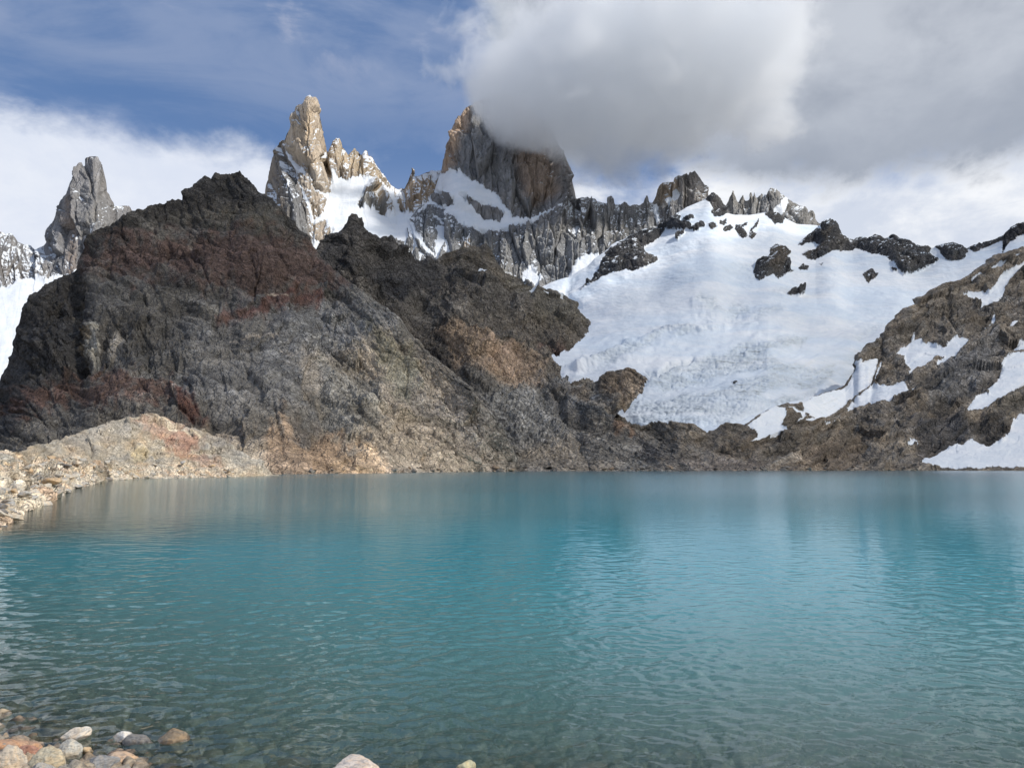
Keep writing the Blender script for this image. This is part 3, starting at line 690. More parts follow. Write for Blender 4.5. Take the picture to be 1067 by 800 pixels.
ICE_G = [
    ([(583, 385), (610, 375), (640, 362), (672, 355), (685, 346), (700, 340), (718, 340), (745, 345), (720, 350), (692, 352), (668, 364), (640, 378), (605, 384)], 0.85),
    ([(668, 402), (674, 390), (700, 378), (740, 367), (775, 360), (815, 352), (848, 349), (835, 357), (800, 366), (815, 378), (860, 380), (850, 388), (800, 388), (740, 401), (705, 402), (680, 404)], 1.0),
    ([(640, 443), (655, 425), (672, 408), (700, 404), (740, 402), (780, 390), (820, 380), (872, 380), (870, 392), (850, 404), (825, 418), (797, 424), (760, 438), (735, 445), (700, 441), (665, 443)], 0.9),
    ([(725, 318), (731, 311), (745, 311), (752, 320), (763, 315), (774, 317), (784, 328), (765, 330), (745, 327), (733, 324)], 0.8),
    ([(783, 328), (797, 320), (815, 318), (820, 322), (800, 333), (788, 333)], 0.6),
    ([(690, 290), (715, 282), (730, 288), (720, 300), (700, 300)], 0.25), ([(745, 282), (785, 270), (800, 275), (785, 292), (760, 290)], 0.35), ([(800, 305), (820, 298), (850, 296), (835, 302), (810, 312)], 0.4),
    ([(885, 355), (905, 340), (925, 335), (915, 345), (895, 358)], 0.5), ([(640, 310), (660, 308), (665, 330), (640, 335)], 0.2),
]
ICE_CLEAN = [[(728, 395), (760, 385), (790, 380), (800, 385), (775, 395), (740, 408), (720, 408), (700, 406)], [(790, 410), (800, 405), (830, 402), (850, 403), (840, 410), (800, 414)], [(675, 405), (700, 400), (720, 400), (700, 410), (680, 415), (660, 430)]]
def snowfield():
    crest = [(500, 330), (540, 307), (560, 301), (575, 294), (592, 288), (600, 284), (612, 277), (620, 270), (628, 263), (640, 253), (650, 249), (661, 242), (670, 238), (684, 236), (692, 234), (698, 228), (703, 223.5), (715, 216), (725, 212), (735, 208), (738, 204.5), (742, 201.5), (746, 202),
             (751, 207), (755, 214), (758, 222), (765, 224), (780, 224), (797, 221), (803, 219.5), (812, 223), (822, 229), (830, 233), (850, 235), (854, 236), (856, 231), (862, 229), (868, 231), (871, 236), (875, 243), (885, 248), (890, 250),
             (891, 247), (895, 247), (900, 246), (905, 249), (909, 245), (912, 244), (916, 245), (922, 250), (926, 247), (930, 246), (936, 249), (945, 249), (955, 254), (965, 257), (972, 257), (977, 254), (985, 253),
             (993, 252.5), (1000, 254), (1007, 259), (1010, 256), (1020, 253), (1032, 250), (1045, 245), (1052, 237), (1058, 234), (1067, 232), (1090, 228), (1200, 215)]
    xs = np.array([p[0] for p in crest])
    rough = crest_noise(crest, 2.0, 6, 14)
    # only the rock parts of the skyline are rough
    rk = [(703, 712, 0.5), (735, 758, 1), (797, 820, 0.6), (854, 970, 1.1), (975, 1007, 1), (1008, 1200, 0.8), (610, 703, 0.9)]
    cr = []
    for (x, yr) in rough:
        y0 = np.interp(x, xs, [p[1] for p in crest]); k = max([w for a, b, w in rk if a <= x <= b] or [0.0])
        cr.append((x, y0 + (yr - y0) * k))
    Dc = [(500, 1850), (650, 1900), (745, 1950), (850, 2000), (960, 1800), (1067, 1700), (1200, 1650)]
    D1 = [(500, 1300), (650, 1180), (800, 1150), (900, 1250), (1067, 1330), (1200, 1330)]
    D0 = [(500, 860), (600, 760), (690, 660), (780, 680), (860, 800), (900, 960), (1067, 1180), (1200, 1250)]
    Dk = [(500, 2100), (1200, 2000)]
    s = Sheet(500, 1200, 0.72, [([(500, 475), (1200, 475)], D0), ([(500, 362), (1200, 362)], D1), (cr, Dc), (None, [(500, 2200), (1200, 2150)], 250)], [170, 230, 40])
    # round the knee between the two slopes
    s.D = s.D.copy()
    for _ in range(30): s.D[1:-42] = (s.D[:-43] + s.D[1:-42] * 2 + s.D[2:-41]) / 4
    s.finish(2)
    X, Y, V = s.X, s.Y, s.V
    cy = s.rs[2][0]
    near_crest = 1 - 0.7 * np.exp(-np.abs(Y - cy) / 6.0)
    wx, wy = warp(X, Y, 2.6, 8, 143)
    Rk = np.full(X.shape, -20.0)
    for p in ROCK_G: Rk = np.maximum(Rk, sdist(p, wx, wy, 20))
    ice = np.zeros(X.shape); ix, iy = warp(X, Y, 7, 22, 145)
    for p, k in ICE_G: ice = np.maximum(ice, k * sstep(-3, 4, sdist(p, ix, iy, 30)))
    for p in ICE_CLEAN: ice = ice * (1 - 0.9 * sstep(-2, 3, sdist(p, ix, iy, 30)))
    rm = sstep(-0.8, 1.2, Rk)
    base = 10 * fbm(X + 0.3 * Y, Y * 1.6, 110, 3, 147) + 1.8 * fbm(X - .3 * Y, Y * 2.2, 40, 4, 148) + 0.35 * fbm(X, Y * 2.5, 9, 3, 149)
    crev = -3.4 * sstep(0.25, 0.0, np.abs(perlin((X + 0.45 * Y) / 30 + .35 * perlin(X / 9, Y / 9, 3), (Y - 0.12 * X) / 3.1, 151))) - 2.0 * np.abs(perlin(X / 4.5, Y / 2.4, 152))
    crev = crev + 1.2 * fbm(X, Y * 1.4, 8, 4, 155, .6, True)
    h = base + 0.55 * ice * crev
    h = h + 5.0 * grain(X, Y, -10, 16, 531, 0.2, 3) * sstep(300, 360, Y) + 2.2 * grain(X, Y, -14, 5, 532, .2, 3) * ice
    for ln, a, wd in [([(720, 372), (690, 385), (676, 392)], -7, 2), ([(700, 352), (640, 376), (590, 390)], 2, 5), ([(735, 446), (760, 440), (800, 424), (850, 408)], -6, 2.5), ([(610, 375), (600, 395)], 2, 8),
                      ([(725, 322), (745, 326), (765, 324), (785, 330), (815, 322)], 2.5, 6), ([(728, 331), (750, 333), (790, 336)], -1.5, 3), ([(752, 342), (700, 345), (660, 358), (600, 386)], 5, 4), ([(595, 290), (585, 305), (600, 318)], -4, 5), ([(880, 300), (830, 330), (760, 350)], 2.5, 14), ([(1000, 290), (930, 330), (900, 350)], -2.5, 9),
                      ([(640, 290), (700, 262), (800, 245)], -1.5, 6)]:
        h = h + a * np.exp(-(ldist(ln, ix, iy, 60) / wd) ** 2)
    rock = rocky(X, Y * 1.2, 163, 26, 1.0, 70, 0.6) * 0.8 + 4.5 * sstep(0, 7, Rk) + 1.5
    h = h * (1 - rm * 0.7) + rm * rock
    s.displace(h * near_crest)
    sn = 0.5 - Rk * 0.22
    nz = s.normals()[..., 2]
    sn = np.where(Rk > 0, np.maximum(sn, -0.02 + 0.55 * np.clip((nz - 0.45) * 2.6, -1, 1) + 0.25 * fbm(X, Y, 5, 3, 166)), sn)
    col = np.zeros(X.shape + (3,), F32) + np.array((0.062, 0.062, 0.066), F32)
    n = fbm(X, Y, 20, 4, 165)
    col = paint(col, sstep(-0.1, 0.4, n) * 0.8, (0.115, 0.108, 0.10))
    for p in [[(838, 262), (850, 268), (858, 262), (864, 245), (856, 245), (853, 258)], [(802, 262), (815, 255), (822, 270), (812, 286), (800, 284)]]:
        col = paint(col, sstep(-2, 3, sdist(p, ix, iy, 20)) * .8, (0.10, 0.085, 0.07))
    m = rock_material('snow', 1.7, (1, 1, 1.2), 0.4)
    # glacier ice: greyer than the snow and broken; ice attribute
    t = NT.__new__(NT); t.t = m.node_tree
    b = [n_ for n_ in m.node_tree.nodes if n_.type == 'BSDF_PRINCIPLED'][0]
    old = b.inputs['Base Color'].links[0].from_socket
    ia = t.n('ShaderNodeAttribute', attribute_name='ice').outputs['Fac']; sa = t.n('ShaderNodeAttribute', attribute_name='snow').outputs['Fac']
    P = t.n('ShaderNodeNewGeometry').outputs['Position']
    nn = t.noise(t.mapping(P, (0.4, .7, 2.4), (0, 0.15, 0)), 1 / 16.0, 8, 0.7, 0.4)
    n4 = t.noise(t.mapping(P, (0.28, .5, 1.7), (0, 0.2, 0)), 1 / 7.0, 5, 0.7, 0.6)
    n5 = t.noise(t.mapping(P, (1, 1, 3.0)), 1 / 60.0, 4, 0.6, 0.5)
    ia = t.m('MULTIPLY', ia, t.ramp(n5, 0.34, 0.58, 0.25, 1.0))
    big = t.noise(t.mapping(P, (0.5, 1, 2.2), (0, 0.15, 0)), 1 / 150.0, 5, 0.55, 0.6)
    old = t.mix(t.ramp(big, 0.40, 0.62, 0.0, 0.85), old, t.mix(1.0, old, (0.84, 0.905, 0.97), 'MULTIPLY'))
    f = t.m('MULTIPLY', t.m('MULTIPLY', ia, t.ramp(nn, 0.36, 0.58, 0.35, 1.0)), t.ramp(sa, 0.5, 0.6))
    c = t.mix(f, old, (0.50, 0.555, 0.60))
    crev_marks = t.m('MULTIPLY', t.m('MULTIPLY', f, f), t.ramp(n4, 0.54, 0.64, 0, 0.8))  # darker crevasse marks mixed into the ice colour
    c = t.mix(crev_marks, c, (0.19, 0.20, 0.205))
    t.l(c, b.inputs['Base Color'])
    o = grid_mesh('glacier', s.P, m, col, sn, {'ice': ice})
    tag(o, 'wide white glacier with dark rock outcrops above the far shore', kind='structure')

# ================================================================== granite peaks
def granite(seed, X, Y, col_w=9, amp=1.0, ymul=0.28):
    """vertical pillars, cracks and small ledges; height in px"""
    wx, wy = warp(X, Y, 2.0, 16, seed)
    f1, e1 = facet(wx, wy * ymul, col_w * 1.9, seed)
    f2, e2 = facet(wx + 7, wy * ymul * 1.2, col_w * 0.8, seed + 1)
    f3, e3 = facet(wx, wy * 0.8, col_w * 0.38, seed + 2)
    h = 0.6 * f1 + 0.6 * f2 + 0.35 * f3
    h = h - 2.4 * (1 - sstep(0, 0.10, e1)) - 1.3 * (1 - sstep(0, 0.14, e2)) - 0.6 * (1 - sstep(0, 0.2, e3))
    h = h + 0.7 * fbm(X, Y, 7, 4, seed + 5, .6, True)
    return h * amp
def peak(name, label, x0, x1, rails, rows, bumps, snow, bare, colors, seed, jag=1.2, thr=0.42, amp=1.0, basecol=(0.20, 0.195, 0.19), base_snow=-0.15, dx=0.55, px=3.3, col_w=9, soften=None):
    rails = list(rails)
    ci = len(rails) - 2
    rails[ci] = (crest_noise(rails[ci][0], jag, 5, seed, 0.5),) + tuple(rails[ci][1:])
    s = Sheet(x0, x1, dx, rails, rows)
    s.finish(ci)
    X, Y = s.X, s.Y
    wx, wy = warp(X, Y, 2.2, 9, seed + 20)
    S = np.full(X.shape, -20.0)
    for p in snow: S = np.maximum(S, sdist(p, wx, wy, 20))
    for p in bare: S = np.minimum(S, -sdist(p, wx, wy, 20))
    h = granite(seed, X, Y, col_w, amp)
    sm = sstep(-2, 4, S)
    h = h * (1 - 0.96 * sm) + sm * 1.6 * fbm(X, Y, 26, 3, seed + 30)
    off = 0
    for p, a, soft in bumps:
        d = sdist(p, X + 0.8 * fbm(X, Y, 8, 3, seed + 33), Y, 45)
        off = off + a * sstep(-1.0, soft, d)
    nc = 1 - 0.75 * np.exp(-np.abs(Y - s.rs[ci][0]) / 5.0)
    ray = np.array((0, 0, CAMZ), F32) - s.P; ray /= np.linalg.norm(ray, axis=-1, keepdims=True)
    s.P = (s.P + ray * (off * s.px)[..., None]).astype(F32)
    s.displace(h * nc)
    nz = s.normals()[..., 2]
    dust = fbm(X, Y, 16, 5, seed + 40, .6)
    sn = base_snow + 1.5 * (nz - thr) + 0.45 * dust
    sn = np.minimum(sn, 0.62)
    sn = np.maximum(sn, 0.5 + S * 0.10 - 0.5 * (S < -4))
    for p in bare: sn = np.where(sdist(p, wx, wy, 20) > 0.5, np.minimum(sn, base_snow - 0.17 + 1.5 * (nz - thr) + 0.75 * dust), sn)
    col = np.zeros(X.shape + (3,), F32) + np.array(basecol, F32)
    st = fbm(X, Y * 0.12, 7, 4, seed + 44, .6)
    col = col * (1 + 0.45 * st)[..., None]
    for p, c, soft, k in colors:
        d = sdist(p, *warp(X, Y, 4, 16, seed + 45), 50)
        col = paint(col, sstep(-soft, soft, d) * k, c) 
    col = col * (1 + 0.22 * fbm(X, Y * .15, 5, 3, seed + 46))[..., None]
    m = rock_material(name + '_rock', px, (1, 1, 0.25), 0.25, 0.75, 0.18, 0.26, (1, 1, 0.25))
    col = col * 1.12

    o = grid_mesh(name, s.P, m, col, sn)
    tag(o, label, kind='structure')

def peaks():
    SUN_GOLD = (0.43, 0.355, 0.27); TAN = (0.33, 0.28, 0.225); GREY = (0.20, 0.20, 0.20); BR = (0.24, 0.205, 0.175)
    # needle with the glacier bowl
    c1 = [(255, 262), (262, 235), (270, 215), (276, 202), (277, 193), (279, 182), (281, 174), (284, 164), (288, 157), (291, 149), (294, 146), (297, 145), (298, 141), (302, 134), (303, 126), (306, 118), (308, 112), (311, 109), (316, 108.5), (318, 105), (320, 103), (323, 101), (327, 103),
          (330, 106), (332, 110), (334, 121), (336.5, 132), (339, 145), (341, 158), (343, 167), (345, 159), (347, 153), (349, 147.5), (351, 144.5), (353, 145), (356, 150), (360, 157), (363, 162), (365.5, 158), (369, 153.5), (373, 157), (377, 161), (380, 156.5),
          (382, 157), (384, 162), (388, 164), (391, 172), (394, 181), (398, 181), (402, 188), (408, 193), (414, 197), (420, 196), (424, 188), (427, 182), (429, 176), (431, 177), (433, 184), (440, 182), (448, 178), (470, 178), (490, 190)]
    Dc = [(255, 2900), (280, 2950), (300, 2880), (323, 2840), (343, 2920), (380, 2950), (430, 3000), (490, 3000)]
    r = [([(255, 300), (490, 300)], [(255, 2250), (490, 2250)]), ([(255, 250), (490, 250)], [(255, 2400), (490, 2420)]), (c1, Dc), (None, [(255, 3150), (490, 3150)], 300)]
    tower = [(296, 147), (300, 134), (304, 120), (308, 108), (318, 100), (324, 96), (333, 104), (337, 120), (341, 146), (345, 165), (345, 182), (345, 200), (336, 200), (328, 190), (322, 176), (314, 168), (300, 160), (296, 155)]
    butt = [(250, 260), (272, 205), (277, 190), (283, 165), (291, 148), (294, 152), (299, 166), (306, 180), (313, 195), (318, 212), (322, 232), (324, 250), (322, 262), (300, 262)]
    peak('mountain', 'golden granite needle with a snow gully and a small glacier bowl', 255, 490, r, [60, 190, 26],
         [(tower, 22, 9), (butt, 26, 14), ([(375, 215), (380, 200), (388, 190), (393, 195), (400, 210), (407, 222), (395, 217), (385, 214)], 12, 8),
          ([(343, 165), (351, 140), (360, 155), (368, 150), (380, 155), (392, 172), (384, 182), (368, 184), (350, 178)], 9, 6), ([(415, 205), (425, 180), (450, 176), (456, 200), (440, 216), (420, 222)], 12, 7)],
         [[(292, 147), (296, 152), (303, 166), (315, 176), (323, 186), (330, 196), (340, 202), (344, 190), (341, 165), (345, 175), (350, 182), (362, 186), (376, 182), (388, 186), (382, 198), (372, 212), (385, 216), (400, 222), (410, 224), (408, 212), (398, 196), (400, 192), (408, 200), (420, 215), (430, 224), (440, 215), (460, 215), (480, 260), (470, 300), (320, 300), (323, 262), (326, 240), (322, 222), (316, 205), (309, 192), (303, 180), (298, 165)]],
         [tower[:], butt, [(306, 178), (315, 180), (324, 188), (330, 198), (340, 206), (338, 222), (328, 226), (322, 210), (314, 194)], [(374, 214), (380, 200), (388, 190), (394, 198), (402, 212), (408, 224), (396, 217)], [(325, 232), (340, 228), (345, 240), (338, 252), (328, 248)],
          [(344, 165), (352, 150), (358, 160), (368, 160), (378, 165), (384, 172), (376, 178), (362, 180), (350, 174)], [(413, 200), (425, 184), (448, 180), (454, 200), (440, 214), (422, 222), (414, 212)]],
         [(tower, SUN_GOLD, 4, 0.9), ([(318, 168), (345, 168), (345, 205), (328, 200)], (0.36, 0.31, 0.25), 5, 0.8), (butt, (0.165, 0.145, 0.125), 6, 0.9), ([(296, 185), (306, 182), (322, 225), (322, 262), (305, 262)], (0.155, 0.16, 0.165), 6, 0.8),  # sunlit gold of the tower and shaded grey brown of the left buttress painted in
          ([(344, 165), (352, 145), (380, 155), (392, 175), (420, 195), (400, 200)], (0.36, 0.30, 0.22), 6, 0.8), ([(413, 205), (425, 180), (450, 176), (455, 200), (425, 222)], (0.30, 0.23, 0.16), 6, 0.8), ([(374, 216), (385, 192), (408, 224)], (0.20, 0.20, 0.19), 3, 0.8)],
         201, 1.4, 0.36, 1.0, TAN, base_snow=0.24)
    # the great cloud capped peak and its lower cliffs
    c2 = [(392, 300), (398, 280), (408, 262), (418, 243), (428, 226), (436, 216), (445, 210), (452, 200), (457, 185), (459, 177), (461, 168), (463, 160), (467, 148), (470, 139), (473, 130), (476, 125), (480, 120), (483, 115), (487, 111), (491, 109), (500, 105), (512, 101), (524, 99), (535, 101), (548, 109),
          (560, 118), (570, 128), (578, 140), (583, 149), (588, 158), (591, 166), (594, 175), (597, 186), (599.5, 200), (600.5, 207), (606, 206), (612, 205.5), (617, 208), (622, 211), (628, 212), (632.5, 213), (634, 206), (636.5, 204), (639, 206), (640.5, 213), (645, 214), (649, 212), (651, 208.5),
          (654, 211), (657, 214), (662, 213), (666, 213), (670, 211), (672, 206), (674, 204), (676, 211), (679, 212), (681.5, 207), (684, 200), (686, 193), (690, 190.5), (697, 190), (703, 188.5), (708, 189), (710, 185), (715, 181), (721, 178), (724, 177), (728, 181), (732, 188),
          (736, 194), (737, 203), (738, 212), (745, 235), (752, 250)]
    Dc = [(392, 2550), (440, 2640), (460, 2900), (530, 2900), (600, 2900), (604, 2700), (680, 2620), (752, 2600)]
    r = [([(392, 345), (752, 300)], [(392, 2100), (752, 2150)]), ([(392, 255), (440, 245), (500, 245), (560, 235), (600, 240), (752, 260)], [(392, 2380), (520, 2480), (752, 2330)]), (c2, Dc), (None, [(392, 2950), (530, 3250), (752, 2900)], 350)]
    wall = [(459, 180), (465, 150), (475, 122), (490, 100), (525, 70), (560, 100), (590, 160), (603, 207), (585, 212), (560, 222), (542, 226), (534, 222), (515, 200), (500, 188), (480, 178), (468, 176)]
    apron = [(432, 222), (440, 214), (452, 186), (460, 178), (470, 175), (482, 179), (497, 187), (510, 196), (520, 205), (530, 216), (534, 224), (545, 226), (562, 220), (572, 213), (580, 211), (577, 217), (565, 224), (548, 231), (528, 239), (512, 241), (495, 238), (482, 234), (474, 226), (462, 217), (448, 214)]
    peak('mountain', 'broad granite peak whose summit is hidden in the grey cloud, with pale cliffs below', 392, 752, r, [150, 290, 26],
         [(wall, -8, 10), ([(470, 180), (500, 190), (534, 224), (500, 228), (460, 212), (450, 200)], 12, 14), ([(536, 100), (556, 110), (570, 150), (572, 200), (548, 205), (534, 170)], 9, 8), ([(505, 110), (530, 110), (532, 200), (512, 185)], 6, 8),
          ([(680, 190), (700, 186), (708, 205), (690, 222), (678, 214)], 8, 7), ([(706, 190), (724, 174), (738, 195), (738, 232), (712, 228)], 12, 7), ([(555, 245), (580, 215), (640, 212), (640, 270), (600, 290), (560, 285)], 8, 14)],
         [apron, [(425, 232), (429, 231), (436, 243), (447, 257), (456, 269), (450, 268), (438, 256), (430, 246)], [(545, 283), (556, 277), (566, 290), (560, 300), (545, 292)], [(590, 290), (600, 270), (615, 262), (640, 268), (660, 250), (700, 240), (752, 240), (752, 320), (590, 320)],
          [(678, 213), (683, 211), (688, 230), (684, 232)], [(692, 206), (704, 203), (710, 207), (706, 213), (695, 214)], [(450, 221), (460, 226), (466, 230), (462, 230), (452, 225)]],
         [wall, [(448, 200), (460, 200), (470, 204), (472, 212), (462, 213), (450, 210)], [(482, 202), (498, 210), (512, 214), (526, 222), (520, 229), (505, 226), (492, 214)]],
         [([(459, 180), (466, 145), (480, 115), (492, 100), (497, 120), (486, 140), (474, 170), (468, 178)], (0.42, 0.31, 0.225), 5, 0.9), ([(530, 70), (560, 100), (575, 150), (580, 205), (550, 208), (535, 180)], (0.27, 0.205, 0.155), 7, 0.9),  # sunlit gold of the left edge is painted into the rock colour
          ([(490, 100), (528, 90), (534, 150), (545, 220), (520, 195), (480, 175)], (0.205, 0.205, 0.205), 8, 0.8), ([(575, 135), (600, 170), (605, 208), (585, 210)], (0.155, 0.145, 0.14), 5, 0.8),
          ([(420, 240), (440, 215), (470, 225), (520, 245), (560, 240), (640, 215), (680, 215), (680, 260), (600, 300), (420, 300)], (0.175, 0.178, 0.18), 6, 0.8),
          ([(680, 210), (686, 190), (706, 186), (710, 205)], (0.32, 0.25, 0.175), 5, 0.8), ([(708, 186), (724, 174), (740, 200), (738, 225), (715, 225)], (0.21, 0.19, 0.17), 4, 0.8)],
         221, 1.6, 0.46, 1.15, (0.20, 0.20, 0.205), base_snow=0.12)
    # saw toothed ridge further right
    c3 = [(742, 240), (752, 225), (754, 219), (757, 213), (759, 210), (761, 203), (763, 198), (765, 199), (767, 205), (769, 211), (771, 207), (773, 202), (775, 203), (777, 209), (780, 208), (781.5, 201), (783, 200), (784.5, 206), (786, 199.5), (787.5, 206), (790, 205), (794, 203), (800, 204), (802, 198),
          (804, 196.5), (810, 200), (818, 205), (826, 210), (834, 215), (840, 218), (842, 223), (844, 219.5), (847, 220), (850, 226), (854, 232), (860, 230), (868, 236), (876, 245), (890, 262)]
    r = [([(742, 270), (890, 285)], [(742, 2150), (890, 2150)]), (c3, [(742, 2500), (890, 2450)]), (None, [(742, 2750), (890, 2700)], 400)]
    peak('mountain', 'saw toothed grey ridge behind the top of the snowfield', 742, 890, r, [130, 20],
         [([(800, 205), (804, 194), (822, 206), (845, 220), (856, 236), (820, 238)], 8, 8)], [[(806, 218), (812, 212), (818, 205), (823, 209), (820, 218), (814, 225), (808, 222)]], [],
         [], 241, 1.0, 0.50, 1.0, (0.185, 0.185, 0.185), base_snow=0.10, px=2.9, col_w=8)
    # far left tower
    c0 = [(-160, 262), (-60, 250), (-20, 236), (0, 241), (5, 244), (8, 243.5), (15, 247), (18, 251), (25, 254), (33, 256), (38, 261), (42, 258), (46, 256), (48, 250), (50, 238), (52, 234.5), (55, 233), (57, 226), (60, 216), (63, 210), (66, 204.5), (69, 202), (71, 196), (73, 189), (76, 183), (79, 177),
          (82, 172.5), (84, 171), (85.5, 174.5), (87, 176), (87.5, 166), (89, 163.5), (95, 163), (102, 163), (104, 168), (108, 173), (109.5, 180), (111, 190), (112, 199), (114, 202), (117, 209), (120, 215.5), (126, 215), (132, 214), (137, 215), (140, 220), (150, 235), (165, 260), (200, 275)]
    Dc = [(-160, 3400), (0, 3400), (60, 3500), (110, 3500), (200, 3600)]
    r = [([(-160, 420), (200, 420)], [(-160, 1700), (200, 1700)]), ([(-160, 295), (200, 285)], [(-160, 2900), (200, 2950)]), (c0, Dc), (None, [(-160, 3800), (200, 3900)], 500)]
    peak('mountain', 'grey granite tower above a white glacier at the far left', -160, 200, r, [130, 220, 22],
         [([(50, 290), (48, 245), (60, 212), (72, 190), (84, 168), (87, 178), (86, 240), (84, 290)], 14, 12), ([(86, 290), (86, 175), (90, 160), (103, 160), (112, 195), (121, 218), (122, 290)], 24, 12)],
         [[(-160, 300), (0, 299), (8, 297), (18, 289), (27, 286), (35, 288), (46, 291), (52, 287), (62, 286), (75, 283), (90, 270), (96, 262), (100, 258), (110, 275), (200, 300), (200, 430), (-160, 430)], [(86, 250), (92, 240), (99, 238), (94, 246), (90, 258)]],
         [[(47, 292), (46, 262), (50, 236), (62, 212), (72, 192), (84, 170), (103, 162), (112, 197), (121, 214), (140, 214), (150, 240), (98, 238), (88, 250), (80, 280), (66, 284), (56, 286)]],
         [([(70, 205), (78, 200), (78, 285), (68, 285)], (0.24, 0.19, 0.155), 4, 0.7), ([(84, 200), (112, 200), (120, 235), (84, 285)], (0.19, 0.19, 0.19), 5, 0.6), ([(52, 245), (60, 240), (64, 280), (52, 285)], (0.12, 0.125, 0.135), 4, 0.8)],
         261, 0.9, 0.42, 0.9, (0.20, 0.195, 0.195), base_snow=0.03, dx=0.6, px=4.0)
# ================================================================== lake, its bed and the near shore
LAKE = [(-6.7, 10.1), (-15, 14), (-30, 20), (-37, 31), (-34, 40), (-28.6, 43.5), (-35.6, 56), (-45.6, 75), (-55, 92), (-68, 120), (-79, 145), (-98, 186), (-99, 209), (-89, 226), (-150, 270), (-160, 520), (700, 520), (760, 350), (640, 160), (420, 40), (200, -6), (80, 2), (30, 3),
        (12, 5.8), (6, 7.0), (2.4, 7.7), (0.6, 7.9), (-1.2, 8.0), (-2.4, 8.1), (-3.4, 8.3), (-4.2, 8.8), (-5.2, 9.4), (-6.0, 9.8)]
def lake_dist(X, Y):
    sh = X.shape
    return sdist(LAKE, X.astype(F32), Y.astype(F32), 400)
def axis(lo, hi, c, fine, growth):
    """spacing that starts fine at c and grows outwards"""
    a = [c]; st = fine
    while a[-1] < hi: a.append(a[-1] + st); st *= growth
    b = [c]; st = fine
    while b[-1] > lo: b.append(b[-1] - st); st *= growth
    return np.array(sorted(set(b[1:] + a)), F32)

def stone_material(name, base=(0.3, 0.27, 0.23), scale=1.0, use_col=False, tint=0.25, wet=0.0):
    mat = bpy.data.materials.new(name); mat.use_nodes = True
    t = NT(mat.node_tree); out = t.n('ShaderNodeOutputMaterial'); b = t.n('ShaderNodeBsdfPrincipled')
    b.inputs['Roughness'].default_value = 0.8; b.inputs['Specular IOR Level'].default_value = 0.3
    tc = t.n('ShaderNodeTexCoord'); P = tc.outputs['Object']
    oi = t.n('ShaderNodeObjectInfo')
    if use_col:
        c = t.n('ShaderNodeAttribute', attribute_name='Col').outputs['Color']
    else:
        c = t.n('ShaderNodeRGB').outputs[0]; c.default_value = tuple(base) + (1,)
    n1 = t.noise(P, 2.2 / scale, 6, 0.6, 0.6); n2 = t.noise(P, 14 / scale, 6, 0.65); n3 = t.noise(P, 60 / scale, 3, 0.6)
    st = t.noise(t.mapping(P, (1, 1, 5), (0.5, 0.3, 0)), 3.0 / scale, 5, 0.6, 1.0)
    c2 = t.mix(t.ramp(n1, 0.4, 0.62, 0, 0.7), c, t.mix(1.0, c, (1.18, 0.98, 0.76), 'MULTIPLY'))
    c2 = t.mix(t.ramp(st, 0.50, 0.57, 0, 0.8), c2, t.mix(1.0, c2, (0.62, 0.66, 0.72), 'MULTIPLY'))
    c2 = t.mix(t.ramp(n2, 0.52, 0.64, 0, 0.75), c2, t.mix(1.0, c2, (0.55, 0.54, 0.52), 'MULTIPLY'))
    c2 = t.mix(t.ramp(n3, 0.6, 0.7, 0, 0.5), c2, t.mix(1.0, c2, (1.35, 1.33, 1.3), 'MULTIPLY'))
    # wet dark band where the lake washes the stone
    geo = t.n('ShaderNodeNewGeometry'); sp = t.n('ShaderNodeSeparateXYZ'); t.l(geo.outputs['Position'], sp.inputs[0])
    wetz = t.m('ADD', sp.outputs[2], t.m('MULTIPLY', t.m('SUBTRACT', n2, 0.5), 0.06))
    wf = t.ramp(wetz, 0.045, 0.02)
    c3 = t.mix(wf, c2, t.mix(1.0, c2, (0.42, 0.42, 0.42), 'MULTIPLY'))
    t.l(c3, b.inputs['Base Color'])
    t.l(t.ramp(wetz, 0.02, 0.045, 0.25, 0.82), b.inputs['Roughness'])
    bp = t.n('ShaderNodeBump'); bp.inputs['Strength'].default_value = 0.7; bp.inputs['Distance'].default_value = 0.03 * scale
    t.l(t.m('ADD', t.m('MULTIPLY', n2, 0.7), t.m('MULTIPLY', n3, 0.25)), bp.inputs['Height']); t.l(bp.outputs[0], b.inputs['Normal'])
    t.l(b.outputs[0], out.inputs['Surface'])
    return mat

